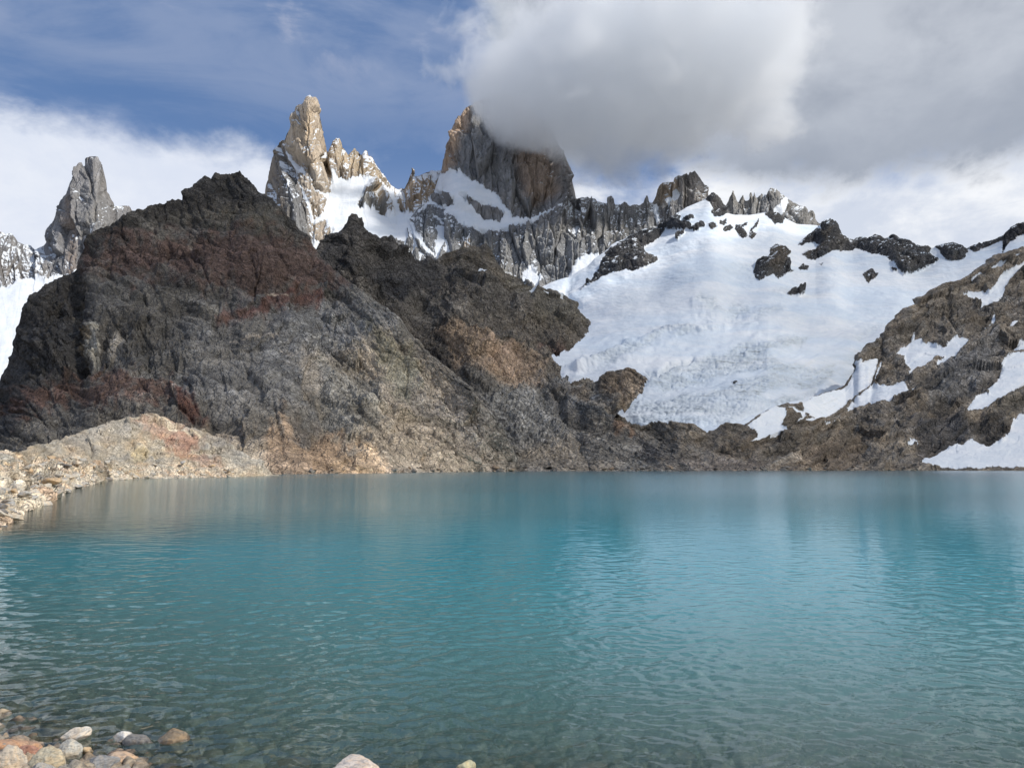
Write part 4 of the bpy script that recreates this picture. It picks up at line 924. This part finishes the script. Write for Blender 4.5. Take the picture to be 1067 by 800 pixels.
def water():
    """one sheet whose mesh is finest near the near shore; the ripples are real there and fade to gloss far out"""
    az = np.concatenate([np.linspace(-88, -42, 60, endpoint=False), np.linspace(-42, 42, 1400, endpoint=False), np.linspace(42, 88, 60)])
    r = [4.0]
    while r[-1] < 1300: r.append(r[-1] * (1.0031 if 8 < r[-1] < 110 else 1.014))
    r = np.array(r); A, Rr = np.meshgrid(np.radians(az), r)
    X = (Rr * np.sin(A)).astype(F32); Y = (Rr * np.cos(A)).astype(F32)
    d = np.minimum(lake_dist(X, Y), 400)
    step = Rr * np.where(Rr < 110, 0.0031, 0.014)
    ca, sa = math.cos(0.12), math.sin(0.12)
    U = X * ca + Y * sa; V = -X * sa + Y * ca
    Z = 0
    gust = 0.75 + 0.6 * fbm(X, Y * 0.6, 30, 4, 601)
    wx = U + 0.25 * perlin(U / 1.7, V / 1.7, 602); wy = V + 0.25 * perlin(U / 1.9, V / 1.9, 603)
    for lam, amp, an, rot, sd_ in [(1.3, 0.005, 0.6, 0.0, 611), (0.62, 0.0085, 0.65, -0.2, 612), (0.34, 0.0115, 0.8, 0.25, 613), (0.21, 0.0088, 0.85, -0.35, 614), (0.13, 0.0046, 0.85, 0.5, 615)]:
        c2, s2 = math.cos(rot), math.sin(rot)
        p = (wx * c2 + wy * s2) * an / lam; q = (-wx * s2 + wy * c2) / lam
        n = perlin(p, q, sd_) + 0.5 * perlin(p * 1.3 + 5, q * 1.3, sd_ + 20)
        n = n - 0.35 * n * n
        Z = Z + amp * n * sstep(0.40, 0.20, step / lam) * gust
    Z = Z * sstep(-1.0, 0.8, d)
    P = np.stack([X, Y, Z], -1)
    mat = bpy.data.materials.new('water'); mat.use_nodes = True
    t = NT(mat.node_tree); out = t.n('ShaderNodeOutputMaterial')
    geo = t.n('ShaderNodeNewGeometry'); Pn = geo.outputs['Position']
    dep = t.n('ShaderNodeAttribute', attribute_name='offshore').outputs['Fac']
    ln = t.n('ShaderNodeVectorMath', operation='LENGTH'); t.l(Pn, ln.inputs[0]); rad = ln.outputs['Value']
    w2 = t.noise(t.mapping(Pn, (0.9, 1.5, 1), (0, 0, -0.3)), 2.0, 3, 0.6, 0.5)
    w3 = t.noise(t.mapping(Pn, (1.1, 1.7, 1), (0, 0, 0.5)), 9.0, 2, 0.5, 0.3)
    hsum = t.m('ADD', t.m('MULTIPLY', w2, t.ramp(rad, 20, 90, 0.0, 0.03)), t.m('MULTIPLY', w3, 0.0016))
    bp = t.n('ShaderNodeBump'); bp.inputs['Strength'].default_value = 1.0; bp.inputs['Distance'].default_value = 1.0
    t.l(hsum, bp.inputs['Height'])
    fr = t.n('ShaderNodeFresnel'); fr.inputs['IOR'].default_value = 1.333; t.l(bp.outputs[0], fr.inputs['Normal'])
    gl = t.n('ShaderNodeBsdfGlossy'); t.l(t.m('MULTIPLY', t.ramp(rad, 15, 110, 0.03, 0.14, False), t.ramp(dep, 3, 60, 0.35, 1.0, False)), gl.inputs['Roughness']); t.l(bp.outputs[0], gl.inputs['Normal'])
    # glacial flour: the deeper the water, the less of the bed shows and the more turquoise light comes back
    nz = t.noise(Pn, 0.02, 3, 0.5)
    df = t.n('ShaderNodeBsdfDiffuse')
    ex = t.m('SUBTRACT', 1.0, t.m('POWER', 2.718, t.m('MULTIPLY', dep, -1 / 7.0)))
    ex2 = t.m('SUBTRACT', 1.0, t.m('POWER', 2.718, t.m('MULTIPLY', dep, -1 / 11.0)))
    c = t.mix(ex2, (0.18, 0.285, 0.25), t.mix(t.ramp(nz, 0.35, 0.65), (0.016, 0.265, 0.355), (0.026, 0.325, 0.43)))
    t.l(c, df.inputs['Color'])
    tr = t.n('ShaderNodeBsdfTransparent'); 
    t.l(t.mix(ex, (0.92, 0.97, 0.94), (0.35, 0.6, 0.55)), tr.inputs['Color'])
    mx = t.n('ShaderNodeMixShader'); t.l(ex, mx.inputs[0]); t.l(tr.outputs[0], mx.inputs[1]); t.l(df.outputs[0], mx.inputs[2])
    m2 = t.n('ShaderNodeMixShader'); t.l(fr.outputs[0], m2.inputs[0]); t.l(mx.outputs[0], m2.inputs[1]); t.l(gl.outputs[0], m2.inputs[2])
    t.l(m2.outputs[0], out.inputs['Surface'])
    o = grid_mesh('water', P, mat, None, None, {'offshore': np.maximum(d, 0)})
    tag(o, 'turquoise rippled glacial lake', kind='structure')

def cobbles(X, Y, wl, seed):
    """rounded stones: height of the dome in metres and a random value per stone"""
    x = np.asarray(X / wl, F32); y = np.asarray(Y / wl, F32)
    x = x + 0.12 * perlin(x * 1.7, y * 1.7, seed + 3); y = y + 0.12 * perlin(x * 1.7 + 9, y * 1.7, seed + 4)
    fx = np.floor(x).astype(np.int32); fy = np.floor(y).astype(np.int32)
    best = np.full(x.shape, 9.0, F32); sec = best.copy(); rid = np.zeros(x.shape, np.int32); tl = best * 0
    for a in (-1, 0, 1):
        for b in (-1, 0, 1):
            h = H(fx + a, fy + b, seed)
            ddx = x - (fx + a + RA[h]); ddy = y - (fy + b + RB[h])
            d = ddx * ddx + ddy * ddy
            m = d < best
            sec = np.where(m, best, np.minimum(sec, d)); rid = np.where(m, h, rid)
            tl = np.where(m, GX[h] * ddx + GY[h] * ddy, tl); best = np.where(m, d, best)
    e = np.sqrt(sec) - np.sqrt(best)
    dome = sstep(0.0, 0.45, e) * 0.55 + 0.25 * e + 0.25 * tl + 0.45 * RA[rid] * sstep(0, 0.25, e)
    return dome * wl, rid
STONE_COLS = np.array([(0.36, 0.33, 0.28), (0.30, 0.28, 0.25), (0.42, 0.385, 0.33), (0.24, 0.24, 0.235), (0.38, 0.30, 0.21), (0.33, 0.22, 0.15), (0.20, 0.195, 0.19), (0.40, 0.36, 0.29), (0.27, 0.26, 0.235), (0.34, 0.27, 0.21)], F32)

def shore_height(X, Y):
    d = lake_dist(X, Y)
    out = np.where(d < 0, np.minimum(-d * 0.24, 1.9 + (-d) * 0.01), 0)
    inn = -np.minimum(d * 0.16 + 0.05 * (d > 0) * np.minimum(d, 1), 1.0 + d * 0.09)
    return np.where(d > 0, np.maximum(inn, -9), out), d
def near_shore():
    X, Y = np.meshgrid(np.arange(-15, 13, 0.04, dtype=F32), np.arange(2, 27, 0.04, dtype=F32))
    z, d = shore_height(X, Y)
    c1, r1 = cobbles(X, Y, 0.42, 301); c2, r2 = cobbles(X, Y, 0.17, 302); c3, r3 = cobbles(X, Y, 0.075, 303)
    z = z - 0.26 + 0.13 * sstep(-3.3, -4.5, X) + 0.55 * c1 + 0.40 * c2 + 0.3 * c3 + 0.10 * fbm(X, Y, 1.6, 4, 305)
    col = 0.6 * STONE_COLS[r1 % 10] + 0.4 * STONE_COLS[r2 % 10]
    # fine brown silt film on what lies under water
    uw = sstep(0.3, 2.0, d)[..., None]
    col = col * (1 - uw * 0.5) + np.array((0.30, 0.29, 0.22), F32) * uw * 0.5
    col = col * (0.75 + 0.3 * RB[r3])[..., None]
    m = stone_material('shore_stone', use_col=True, scale=0.5)
    o = grid_mesh('shore', np.stack([X, Y, z], -1), m, col)
    tag(o, 'cobbles of the near shore running down under the water', kind='structure')
    # the bed of the lake and the ground round it, out to the horizon
    xs = axis(-20000, 20000, 0.0, 1.5, 1.045); ys = axis(-20000, 20000, 12.0, 1.5, 1.045)
    X, Y = np.meshgrid(xs, ys)
    z, d = shore_height(X, Y)
    inside = (X > -14.9) & (X < 12.8) & (Y > 2.1) & (Y < 26.8)
    z = z + 0.25 * fbm(X, Y, 6, 3, 311) * sstep(5, 30, np.abs(d)) - 0.6 * inside
    r = np.hypot(X, Y)
    z = np.where(d < 0, z + 0.03 * np.clip(-d - 200, 0, 4000) * (Y < 0) * -1, z)
    col = np.zeros(X.shape + (3,), F32) + np.array((0.22, 0.205, 0.18), F32)
    m = stone_material('ground_stone', use_col=True, scale=8)
    o = grid_mesh('ground', np.stack([X, Y, z], -1), m, col)
    tag(o, 'stony ground and lake bed', kind='structure')

# ------------------------------------------------------------------ pale moraine on the left
def moraine():
    shoreD = [(-420, 30), (-373, 32), (-152, 40), (0, 43.5), (20, 56), (45, 75), (55, 92), (75, 120), (97, 145), (112, 186), (150, 209), (215, 226), (280, 256), (330, 262)]
    crest = [(-420, 470), (-150, 471), (-60, 473), (0, 475.5), (12, 475.5), (20, 473), (30, 470), (50, 463), (70, 455), (90, 448), (110, 441), (128, 436), (145, 434), (160, 436), (180, 442), (200, 449), (230, 458), (260, 474), (285, 493), (300, 500), (330, 510)]
    crest = crest_noise(crest, 0.7, 6, 15)
    Dc = [(-420, 62), (-100, 85), (0, 110), (15, 130), (30, 190), (70, 265), (128, 310), (160, 325), (230, 300), (285, 268), (330, 266)]
    s = Sheet(-420, 330, 0.6, [(None, [(a, b * 0.9) for a, b in shoreD], -1.6), (None, shoreD, 0.0), (crest, Dc), (None, [(a, b * 1.25) for a, b in Dc], [(-420, 2), (0, 2), (100, 5), (160, 8), (330, -4)])], [30, 190, 26], [1, 1.15, 1])
    s.finish(2)
    X, Y = s.X, s.Y
    Z = s.P[..., 2]; XX = s.P[..., 0]; YY = s.P[..., 1]
    foot = sstep(-1.5, 1.0, Z)
    rub = np.clip(sstep(140, 60, X) * sstep(470, 490, Y) + sstep(30, 0, X) + sstep(482, 490, Y) * sstep(300, 200, X) * .8, 0, 1)
    c1, r1 = cobbles(XX, YY * 0.8, 2.3, 321); c2, r2 = cobbles(XX, YY * .8, 0.95, 322); c3, r3 = cobbles(XX, YY * .8, 4.6, 323)
    rubble = 0.45 * c1 + 0.5 * c2 + 0.22 * c3 - 0.6
    u, v = warp(X, Y * 2.2, 5, 26, 331)
    slab = (0.30 * facet(u * .8 + v * .3, v, 34, 332)[0] + 0.32 * facet(u, v, 14, 333)[0] + 0.32 * facet(u, v, 5, 334)[0] + 2 * fbm(X, Y * 1.6, 12, 4, 335, .5, True)) * 0.75
    for ln, a, w in [([(96, 462), (98, 470), (92, 478)], -4, 2.2), ([(120, 450), (150, 462), (165, 480), (190, 492)], -2, 4), ([(85, 470), (110, 478)], -2.5, 2)]:
        slab = slab + a * np.exp(-(ldist(ln, *warp(X, Y, 3, 10, 336), 40) / w) ** 2)
    hh = slab * s.px * (1 - rub) + rubble * rub * (0.35 + 0.65 * sstep(40, 90, s.D))
    s.P = (s.P + s.N * (hh * (0.15 + 0.85 * foot) * (1 - 0.4 * np.exp(-np.abs(Y - s.rs[2][0]) / 4)))[..., None]).astype(F32)
    col = np.zeros(X.shape + (3,), F32) + np.array((0.35, 0.315, 0.265), F32)
    n = fbm(X, Y * 1.6, 30, 5, 341)
    col = paint(col, sstep(-0.1, 0.35, n), (0.31, 0.295, 0.27)); col = paint(col, sstep(0.0, 0.4, -n) * 0.7, (0.37, 0.295, 0.22))
    def reg(poly, c, soft=4, k=0.8, rag=1.0):
        nonlocal col
        d = sdist(poly, *warp(X, Y, 5, 16, 345), 50) + rag * 6 * fbm(X, Y, 9, 4, 346)
        col = paint(col, sstep(-soft, soft, d) * k, c)
    reg([(138, 437), (175, 440), (200, 450), (212, 458), (200, 466), (180, 462), (160, 452)], (0.33, 0.20, 0.15), 7, 0.6, 2)
    reg([(168, 452), (200, 455), (205, 468), (190, 475), (172, 465)], (0.27, 0.155, 0.12), 6, 0.6, 2)
    reg([(188, 470), (200, 468), (225, 482), (235, 494), (215, 492), (200, 484)], (0.31, 0.185, 0.14), 6, 0.6, 2)
    reg([(136, 470), (152, 466), (158, 478), (142, 484)], (0.43, 0.37, 0.25), 3, 0.7)
    reg([(200, 448), (235, 456), (250, 475), (225, 470)], (0.215, 0.205, 0.195), 5)
    reg([(60, 462), (100, 448), (128, 440), (140, 452), (110, 460), (80, 470)], (0.30, 0.285, 0.265), 5, 0.6)
    ln = ldist([(138, 435.5), (152, 437), (165, 440), (180, 445), (196, 452), (208, 457)], *warp(X, Y, 1.5, 9, 347), 30)
    col = paint(col, np.exp(-(ln / 1.1) ** 2) * 0.95, (0.60, 0.54, 0.44))
    ln = ldist([(160, 436), (166, 431), (174, 430)], *warp(X, Y, 1.5, 9, 348), 30); col = paint(col, np.exp(-(ln / 0.9) ** 2) * 0.8, (0.52, 0.47, 0.39))
    rc = 0.45 * STONE_COLS[r1 % 10] + 0.35 * STONE_COLS[r2 % 10] + 0.2 * STONE_COLS[r3 % 10]
    rc = rc * np.array((1.45, 1.46, 1.48), F32)
    col = col * (1 - rub * 0.85)[..., None] + rc * (rub * 0.85)[..., None]
    col = paint(col, sstep(-0.35, -0.75, slab / 6) * (1 - rub) * 0.0, (0.1, 0.09, 0.08))
    col = toned(toned(col, grain(X, Y, 18, 9, 541), 0.7), grain(X, Y, 30, 3.5, 542), .5)
    col = col * np.array((1.52, 1.48, 1.38), F32)
    m = rock_material('moraine_rock', 0.22, (1, 1, 1.4), 0.18, 1.1, 0.25, 0.32)
    o = grid_mesh('shore', s.P, m, col, np.full(X.shape, -1.0))
    tag(o, 'pale sunlit granite slope and rubble along the left shore', kind='structure')
    return s, rub

# ------------------------------------------------------------------ single rocks
def rock_mesh(name, size, seed, mat, planes=14, flat=0.0, sub=4, rough=0.05, roundness=0.5, lo=0.58):
    """a boulder: a ball cut by random planes, its edges worn, then roughened"""
    import bmesh
    bm = bmesh.new(); bmesh.ops.create_icosphere(bm, subdivisions=sub, radius=1.0)
    rs = np.random.RandomState(seed)
    V = np.array([v.co[:] for v in bm.verts], F32)
    V /= np.linalg.norm(V, axis=1, keepdims=True)
    nrm = rs.randn(planes, 3).astype(F32); nrm /= np.linalg.norm(nrm, axis=1, keepdims=True)
    off = lo + 0.28 * rs.rand(planes)
    r = np.ones(len(V), F32)
    for k in range(planes):
        c = V @ nrm[k]
        lim = np.where(c > 0.05, off[k] / np.maximum(c, 0.05), 9)
        # soft minimum keeps the edges worn
        p = 5 + 22 * (1 - roundness)
        r = (r ** -p + lim ** -p) ** (-1 / p)
    ox = seed * 1.37
    n = fbm(V[:, 0] + V[:, 2] * .7 + ox, V[:, 1] - V[:, 2] * .6, 0.8, 5, seed % 97, 0.55)
    n2 = fbm(V[:, 0] * 1.0 + V[:, 2] * .5 + ox, V[:, 2] + V[:, 1] * .4, 0.35, 4, seed % 89 + 3, 0.55, True)
    r = r * (1 + rough * 1.6 * n + rough * 0.6 * n2)
    V = V * r[:, None]; V = V / (V.max(0) - V.min(0)) * np.array(size, F32)
    for v, c in zip(bm.verts, V): v.co = c
    me = bpy.data.meshes.new(name); bm.to_mesh(me); bm.free()
    me.polygons.foreach_set('use_smooth', np.ones(len(me.polygons), bool))
    me.materials.append(mat)
    return me

def front_rocks():
    # (name, photo px centre x, y of its visible bottom, width px, height px, metres depth offset, z offset, rotation, colour, shape, label)
    L = [
        ('boulder', 34, 800, 54, 38, (0.42, 0.27, 0.18), 0.35, 12, 'big angular orange brown boulder at the water edge, bottom left', (0.0, 0.25)),
        ('boulder', 34, 806, 35, 27, (0.50, 0.44, 0.36), 0.85, 30, 'rounded cream boulder lying in front of the orange brown boulder', (-0.45, 0.1)),
        ('boulder', -4, 792, 22, 30, (0.42, 0.41, 0.38), 0.6, 14, 'pale grey stone cut off by the left edge beside the orange brown boulder', (0.0, 0.2)),
        ('boulder', 6, 808, 30, 24, (0.52, 0.42, 0.27), 0.4, 12, 'yellow tan broken stone in the bottom left corner', (-0.35, 0.12)),
        ('boulder', 53, 800, 24, 24, (0.36, 0.20, 0.15), 0.4, 12, 'reddish brown stone right behind the rounded cream boulder', (0.0, 0.1)),
        ('boulder', 75, 804, 38, 27, (0.47, 0.43, 0.33), 0.6, 14, 'squat yellowish cream boulder right of the reddish brown stone', (-0.1, 0.15)),
        ('boulder', 67, 806, 26, 13, (0.34, 0.33, 0.31), 0.7, 20, 'small grey stone in front of the yellowish cream boulder', (-0.45, 0.1)),
        ('boulder', 96, 773, 31, 15, (0.56, 0.53, 0.48), 0.6, 16, 'long whitish stone tilted up to the right, just in the water', (0.0, 0.02)),
        ('boulder', 97, 792, 26, 20, (0.47, 0.46, 0.41), 0.8, 24, 'round pale grey stone below the long whitish stone', (0.0, 0.08)),
        ('boulder', 112, 786, 12, 9, (0.48, 0.37, 0.24), 0.6, 12, 'tiny tan pebble right of the round pale grey stone', (0.0, 0.02)),
        ('boulder', 124, 806, 34, 20, (0.25, 0.255, 0.26), 0.5, 14, 'grey lumpy boulder at the bottom edge, left of the peach coloured rock', (-0.1, 0.05)),
        ('boulder', 100, 808, 22, 12, (0.42, 0.41, 0.38), 0.5, 14, 'pale flat stone at the bottom edge between the cream and grey boulders', (-0.35, 0.1)),
        ('boulder', 147, 799, 38, 15, (0.50, 0.38, 0.28), 0.35, 12, 'low peach coloured rock barely above the water', (0.0, 0.0)),
        ('boulder', 147, 774, 26, 11, (0.66, 0.65, 0.62), 0.3, 10, 'bright white flat topped stone breaking the water surface', (0.0, 0.0)),
        ('boulder', 166, 781, 36, 15, (0.20, 0.195, 0.19), 0.6, 16, 'dark wet stone awash right of the bright white stone', (0.05, 0)),
        ('boulder', 196, 780, 40, 20, (0.26, 0.21, 0.15), 0.35, 14, 'brown mottled rock awash with a dark hollow under its left side', (0.0, 0)),
        ('boulder', 190, 762, 34, 10, (0.22, 0.19, 0.17), 0.5, 14, 'reddish grey flat rock just under the surface behind the mottled rock', (0.0, -0.06)),
        ('boulder', 262, 788, 62, 20, (0.34, 0.36, 0.31), 0.9, 18, 'large smooth rock lying under the clear water, pale and rounded', (0.0, -0.07)),
        ('boulder', 379, 812, 56, 22, (0.58, 0.52, 0.47), 0.9, 22, 'smooth pinkish white boulder top at the bottom edge, left of centre', (-0.05, 0.05)),
        ('boulder', 486, 808, 20, 16, (0.46, 0.44, 0.30), 0.8, 18, 'small yellowish stone at the bottom edge near the centre', (-0.05, 0.05)),
        ('boulder', 152, 765, 16, 8, (0.22, 0.15, 0.09), 0.5, 14, 'small rust brown rock awash behind the bright white stone', (0.0, -0.03)),
    ]
    for k, (nm, cx, yb, w, h, c, rnd, pl, label, (dd, dz)) in enumerate(L):
        yc = yb - h * (0.5 if dz <= 0 else 0.3)
        D = D_of(min(yc, 800), 0.0) - max(0, yc - 800) * 0.012 + dd
        px = D / FOC
        m = stone_material('boulder_stone', c, 0.35)
        ww, hh = w * px, max(h * px * 1.35, w * px * 0.45)
        me = rock_mesh(nm, (ww, ww * 0.85, hh), 500 + k * 13, m, pl, sub=5, rough=0.10, roundness=rnd * 0.4, lo=0.45 + 0.14 * rnd)
        o = link(bpy.data.objects.new(nm, me))
        o.location = ((cx - CX) / FOC * D / cP, D, 0)
        if dz <= -0.02: zt = dz + 0.01
        else:
            b = (CY - (yb - h)) / FOC; dy = cP - b * sP; dzz = sP + b * cP
            zt = max(CAMZ + dzz / dy * D, 0.02)
        o.location.z = zt - hh * 0.48
        rs = random.Random(k)
        o.rotation_euler = (rs.uniform(-.15, .15), rs.uniform(-.15, .15) - (0.30 if 'long' in label else 0), rs.uniform(-.4, .4))
        tag(o, label, 'boulder')
def bed_rocks():
    """stones under the clear shallow water and cobbles that pile against the boulders"""
    rs = random.Random(5)
    mats = [stone_material('bed_stone', tuple(c * 0.85), 0.35) for c in STONE_COLS[[0, 3, 5, 8]]]
    kinds = [('smooth grey brown stone lying on the bed of the shallows', 'stones on the bed of the shallows')]
    protos = [rock_mesh('submerged_stone', (1, 0.85, 0.5), 900 + i, mats[i % 4], 14, sub=4, roundness=0.7) for i in range(8)]
    n = 0
    while n < 70:
        x = rs.uniform(-8.5, 5.5); y = rs.uniform(8.9, 15)
        d = float(lake_dist(np.array([[x]]), np.array([[y]]))[0, 0])
        if d < 0.35 or d > 6 or rs.random() > math.exp(-d / 3.0) * 1.5: continue
        z = float(shore_height(np.array([[x]]), np.array([[y]]))[0][0, 0])
        sz = rs.uniform(0.18, 0.6)
        if z + sz * 0.28 > -0.04: continue
        o = link(bpy.data.objects.new('submerged_stone', protos[n % 8]))
        o.location = (x, y, z + 0.05); o.scale = (sz, sz, sz); o.rotation_euler = (rs.uniform(-.2, .2), rs.uniform(-.2, .2), rs.uniform(0, 6.3))
        tag(o, kinds[0][0], 'stone', group=kinds[0][1]); n += 1

def rubble_rocks(s, rub):
    rs = np.random.RandomState(11)
    names = [((0.50, 0.46, 0.39), 'cream coloured granite block in the rubble along the left shore', 'cream blocks of the left shore rubble'),
             ((0.40, 0.39, 0.365), 'light grey granite block in the rubble along the left shore', 'grey blocks of the left shore rubble'),
             ((0.47, 0.36, 0.24), 'tan orange block in the rubble along the left shore', 'tan blocks of the left shore rubble'),
             ((0.20, 0.195, 0.19), 'dark grey block in the rubble along the left shore', 'dark blocks of the left shore rubble')]
    protos = [[rock_mesh('rubble_block', (1, 0.85, 0.62), 700 + 10 * i + j, stone_material('rubble_stone', c, 1.2), 12, sub=4, roundness=0.0, rough=0.07, lo=0.36) for j in range(5)] for i, (c, _, _) in enumerate(names)]
    Yr = s.Y; crestrow = s.V < 1.75
    ok = (rub > 0.45) & crestrow & (s.P[..., 2] > -0.4) & (s.X > -30) & (s.X < 300)
    idx = np.argwhere(ok)
    # favour the strip near the water
    z = s.P[..., 2][ok]; w = np.exp(-np.clip(z, 0, 9) / 2.2) + 0.08
    w = w * np.where(s.X[ok] > 130, 0.5, 1.0); w = w / w.sum()
    pick = idx[rs.choice(len(idx), 290, p=w, replace=False)]
    for k, (r, c) in enumerate(pick):
        P = s.P[r, c]
        t = rs.choice(4, p=[0.42, 0.32, 0.16, 0.10])
        D = float(P[1]); big = 0.95 if D < 60 else 1.9; sz = min(big, max(0.35, (0.5 + 1.4 * rs.rand() ** 2.2) * (0.5 + D / 130)))
        o = link(bpy.data.objects.new('rubble_block', protos[t][k % 5]))
        o.location = (float(P[0]), float(P[1]), float(P[2]) + 0.12 * sz)
        o.scale = (sz * rs.uniform(0.8, 1.4), sz, sz * rs.uniform(0.6, 1.0)); o.rotation_euler = (rs.uniform(-.4, .4), rs.uniform(-.4, .4), rs.uniform(0, 6.3))
        tag(o, names[t][1], 'granite block', group=names[t][2])

# ------------------------------------------------------------------ clouds
def volume_material(name, density, color=(1, 1, 1), aniso=0.2):
    m = bpy.data.materials.new(name); m.use_nodes = True
    t = NT(m.node_tree); out = t.n('ShaderNodeOutputMaterial')
    v = t.n('ShaderNodeVolumePrincipled'); v.inputs['Density'].default_value = density
    v.inputs['Color'].default_value = tuple(color) + (1,); v.inputs['Anisotropy'].default_value = aniso
    t.l(v.outputs[0], out.inputs['Volume'])
    return m
def shade_cloud_deck():
    """a flat cloud added out of view for its shade, lens shaped at its ragged rim; it shades the hill and the glacier"""
    foot = [(420, 60), (640, -120), (930, -150), (1060, -190), (1260, -270), (1960, -340), (3060, -172), (3260, 1600), (1180, 1680), (900, 1330), (680, 1000), (480, 620), (430, 300)]  # outline shaped from the ground to be shaded, carried back towards the sun
    n = 150
    X, Y = np.meshgrid(np.linspace(200, 3500, n).astype(F32), np.linspace(-700, 2700, n).astype(F32))
    d = sdist(foot, X + 90 * fbm(X, Y, 500, 4, 401), Y + 90 * fbm(X, Y, 500, 4, 402), 400)
    th = 150 * np.sqrt(np.clip(d, 0, 170) / 170) * (0.75 + 0.5 * fbm(X, Y, 420, 4, 403))
    th = np.where(d > 0, np.maximum(th, 0.5), 0.0)
    zc = 1120 + 60 * fbm(X, Y, 700, 3, 404)
    keep = d > 0
    bot = zc - th * 0.6 - 12 * fbm(X, Y, 120, 3, 405) * (th > 20); top = zc + th * 0.6
    idx = -np.ones(X.shape, int); ii = np.argwhere(keep)
    idx[keep] = np.arange(len(ii))
    k = len(ii)
    verts = np.concatenate([np.stack([X[keep], Y[keep], bot[keep]], -1), np.stack([X[keep], Y[keep], top[keep]], -1)])
    faces = []
    edge = {}
    for r in range(n - 1):
        for c in range(n - 1):
            q = (idx[r, c], idx[r, c + 1], idx[r + 1, c + 1], idx[r + 1, c])
            if min(q) < 0: continue
            faces.append((q[3], q[2], q[1], q[0])); faces.append(tuple(v + k for v in q))
            for a, b in zip(q, q[1:] + q[:1]):
                if (b, a) in edge: del edge[(b, a)]
                else: edge[(a, b)] = 1
    for a, b in edge: faces.append((a, b, b + k, a + k))
    me = bpy.data.meshes.new('cloud'); me.from_pydata(verts.tolist(), [], faces); me.update()
    me.materials.append(volume_material('shade_cloud_deck', DECK_DENSITY))
    tag(link(bpy.data.objects.new('cloud', me)), 'unseen flat cloud deck added to shade the hill and the glacier', kind='structure')
DECK_DENSITY = 0.0048
def cloud_cap():
    import bmesh
    bm = bmesh.new(); bmesh.ops.create_icosphere(bm, subdivisions=4, radius=1)
    R3 = (740, 420, 430)
    for v in bm.verts: v.co = (v.co.x * R3[0], v.co.y * R3[1], v.co.z * R3[2])
    me = bpy.data.meshes.new('cloud'); bm.to_mesh(me); bm.free()
    m = volume_material('cloud_cap', 0.004, (0.97, 0.985, 1.0), 0.0)
    t = NT.__new__(NT); t.t = m.node_tree
    v = [n for n in m.node_tree.nodes if n.type == 'PRINCIPLED_VOLUME'][0]
    P = t.n('ShaderNodeTexCoord').outputs['Object']
    q = t.mapping(P, (1 / R3[0], 1 / R3[1], 1 / R3[2]))
    ln = t.n('ShaderNodeVectorMath', operation='LENGTH'); t.l(q, ln.inputs[0])
    n1 = t.noise(P, 1 / 300.0, 9, 0.66, 0.3)
    sh = t.m('ADD', t.m('SUBTRACT', 0.80, ln.outputs['Value']), t.m('MULTIPLY', t.m('SUBTRACT', n1, 0.5), 1.7))
    c0 = np.array(W(664, 62, 2470)); c1 = np.array(W(552, 98, 2570)) - c0
    dv = t.n('ShaderNodeVectorMath', operation='SUBTRACT'); t.l(P, dv.inputs[0]); dv.inputs[1].default_value = tuple(float(v_) for v_ in c1)
    ds = t.n('ShaderNodeVectorMath', operation='LENGTH'); t.l(t.mapping(dv.outputs[0], (1 / 225, 1 / 270, 1 / 185)), ds.inputs[0])
    lobe = t.m('ADD', t.m('SUBTRACT', 1.08, ds.outputs['Value']), t.m('MULTIPLY', t.m('SUBTRACT', n1, 0.5), 1.1))
    sh = t.m('MAXIMUM', sh, lobe)
    t.l(t.m('MULTIPLY', t.ramp(sh, 0.0, 0.20), 0.0082), v.inputs['Density'])
    me.materials.append(m)
    m.cycles.volume_step_rate = 0.22
    o = link(bpy.data.objects.new('cloud', me)); o.location = W(664, 62, 2470)
    tag(o, 'grey cloud wrapped round the summit of the broad granite peak', kind='structure')

def far_shore_boulders(sheets):
    rs = np.random.RandomState(21)
    kinds = [((0.20, 0.185, 0.165), 'weathered grey brown boulder at the waterline below the far slopes', 'grey boulders along the far shore'), ((0.30, 0.235, 0.17), 'tan boulder at the waterline below the far slopes', 'tan boulders along the far shore')]
    protos = [[rock_mesh('shore_boulder', (1, 0.85, 0.7), 1200 + 10 * i + j, stone_material('far_stone', c, 3.0), 12, sub=3, roundness=0.0, rough=0.07, lo=0.36) for j in range(4)] for i, (c, _, _) in enumerate(kinds)]
    for s, n, x0, x1 in sheets:
        z = s.P[..., 2]
        idx = np.argwhere((z > -0.6) & (z < 2.2) & (s.V < 0.5) & (s.X > x0) & (s.X < x1))
        for k, (r, c) in enumerate(idx[rs.choice(len(idx), n, replace=False)]):
            i = int(rs.rand() < 0.35); sz = 1.3 + 3.2 * rs.rand() ** 3
            o = link(bpy.data.objects.new('shore_boulder', protos[i][k % 4]))
            o.location = (float(s.P[r, c, 0]), float(s.P[r, c, 1]) - 0.3, float(z[r, c]) + 0.1 * sz)
            o.scale = (sz * rs.uniform(0.9, 1.5), sz, sz * rs.uniform(0.6, 1.0)); o.rotation_euler = (rs.uniform(-.3, .3), rs.uniform(-.3, .3), rs.uniform(0, 6.3))
            tag(o, kinds[i][1], 'boulder', group=kinds[i][2])
ha = hill_dark(); hb = hill_jagged(); hc = rise_right(); snowfield(); peaks()
ms, mrub = moraine()
near_shore(); water()
rubble_rocks(ms, mrub); front_rocks(); bed_rocks()
far_shore_boulders([(ha, 50, 290, 545), (hb, 45, 545, 700), (hc, 60, 690, 960)])
shade_cloud_deck(); cloud_cap()
print('built', time.time() - T0)
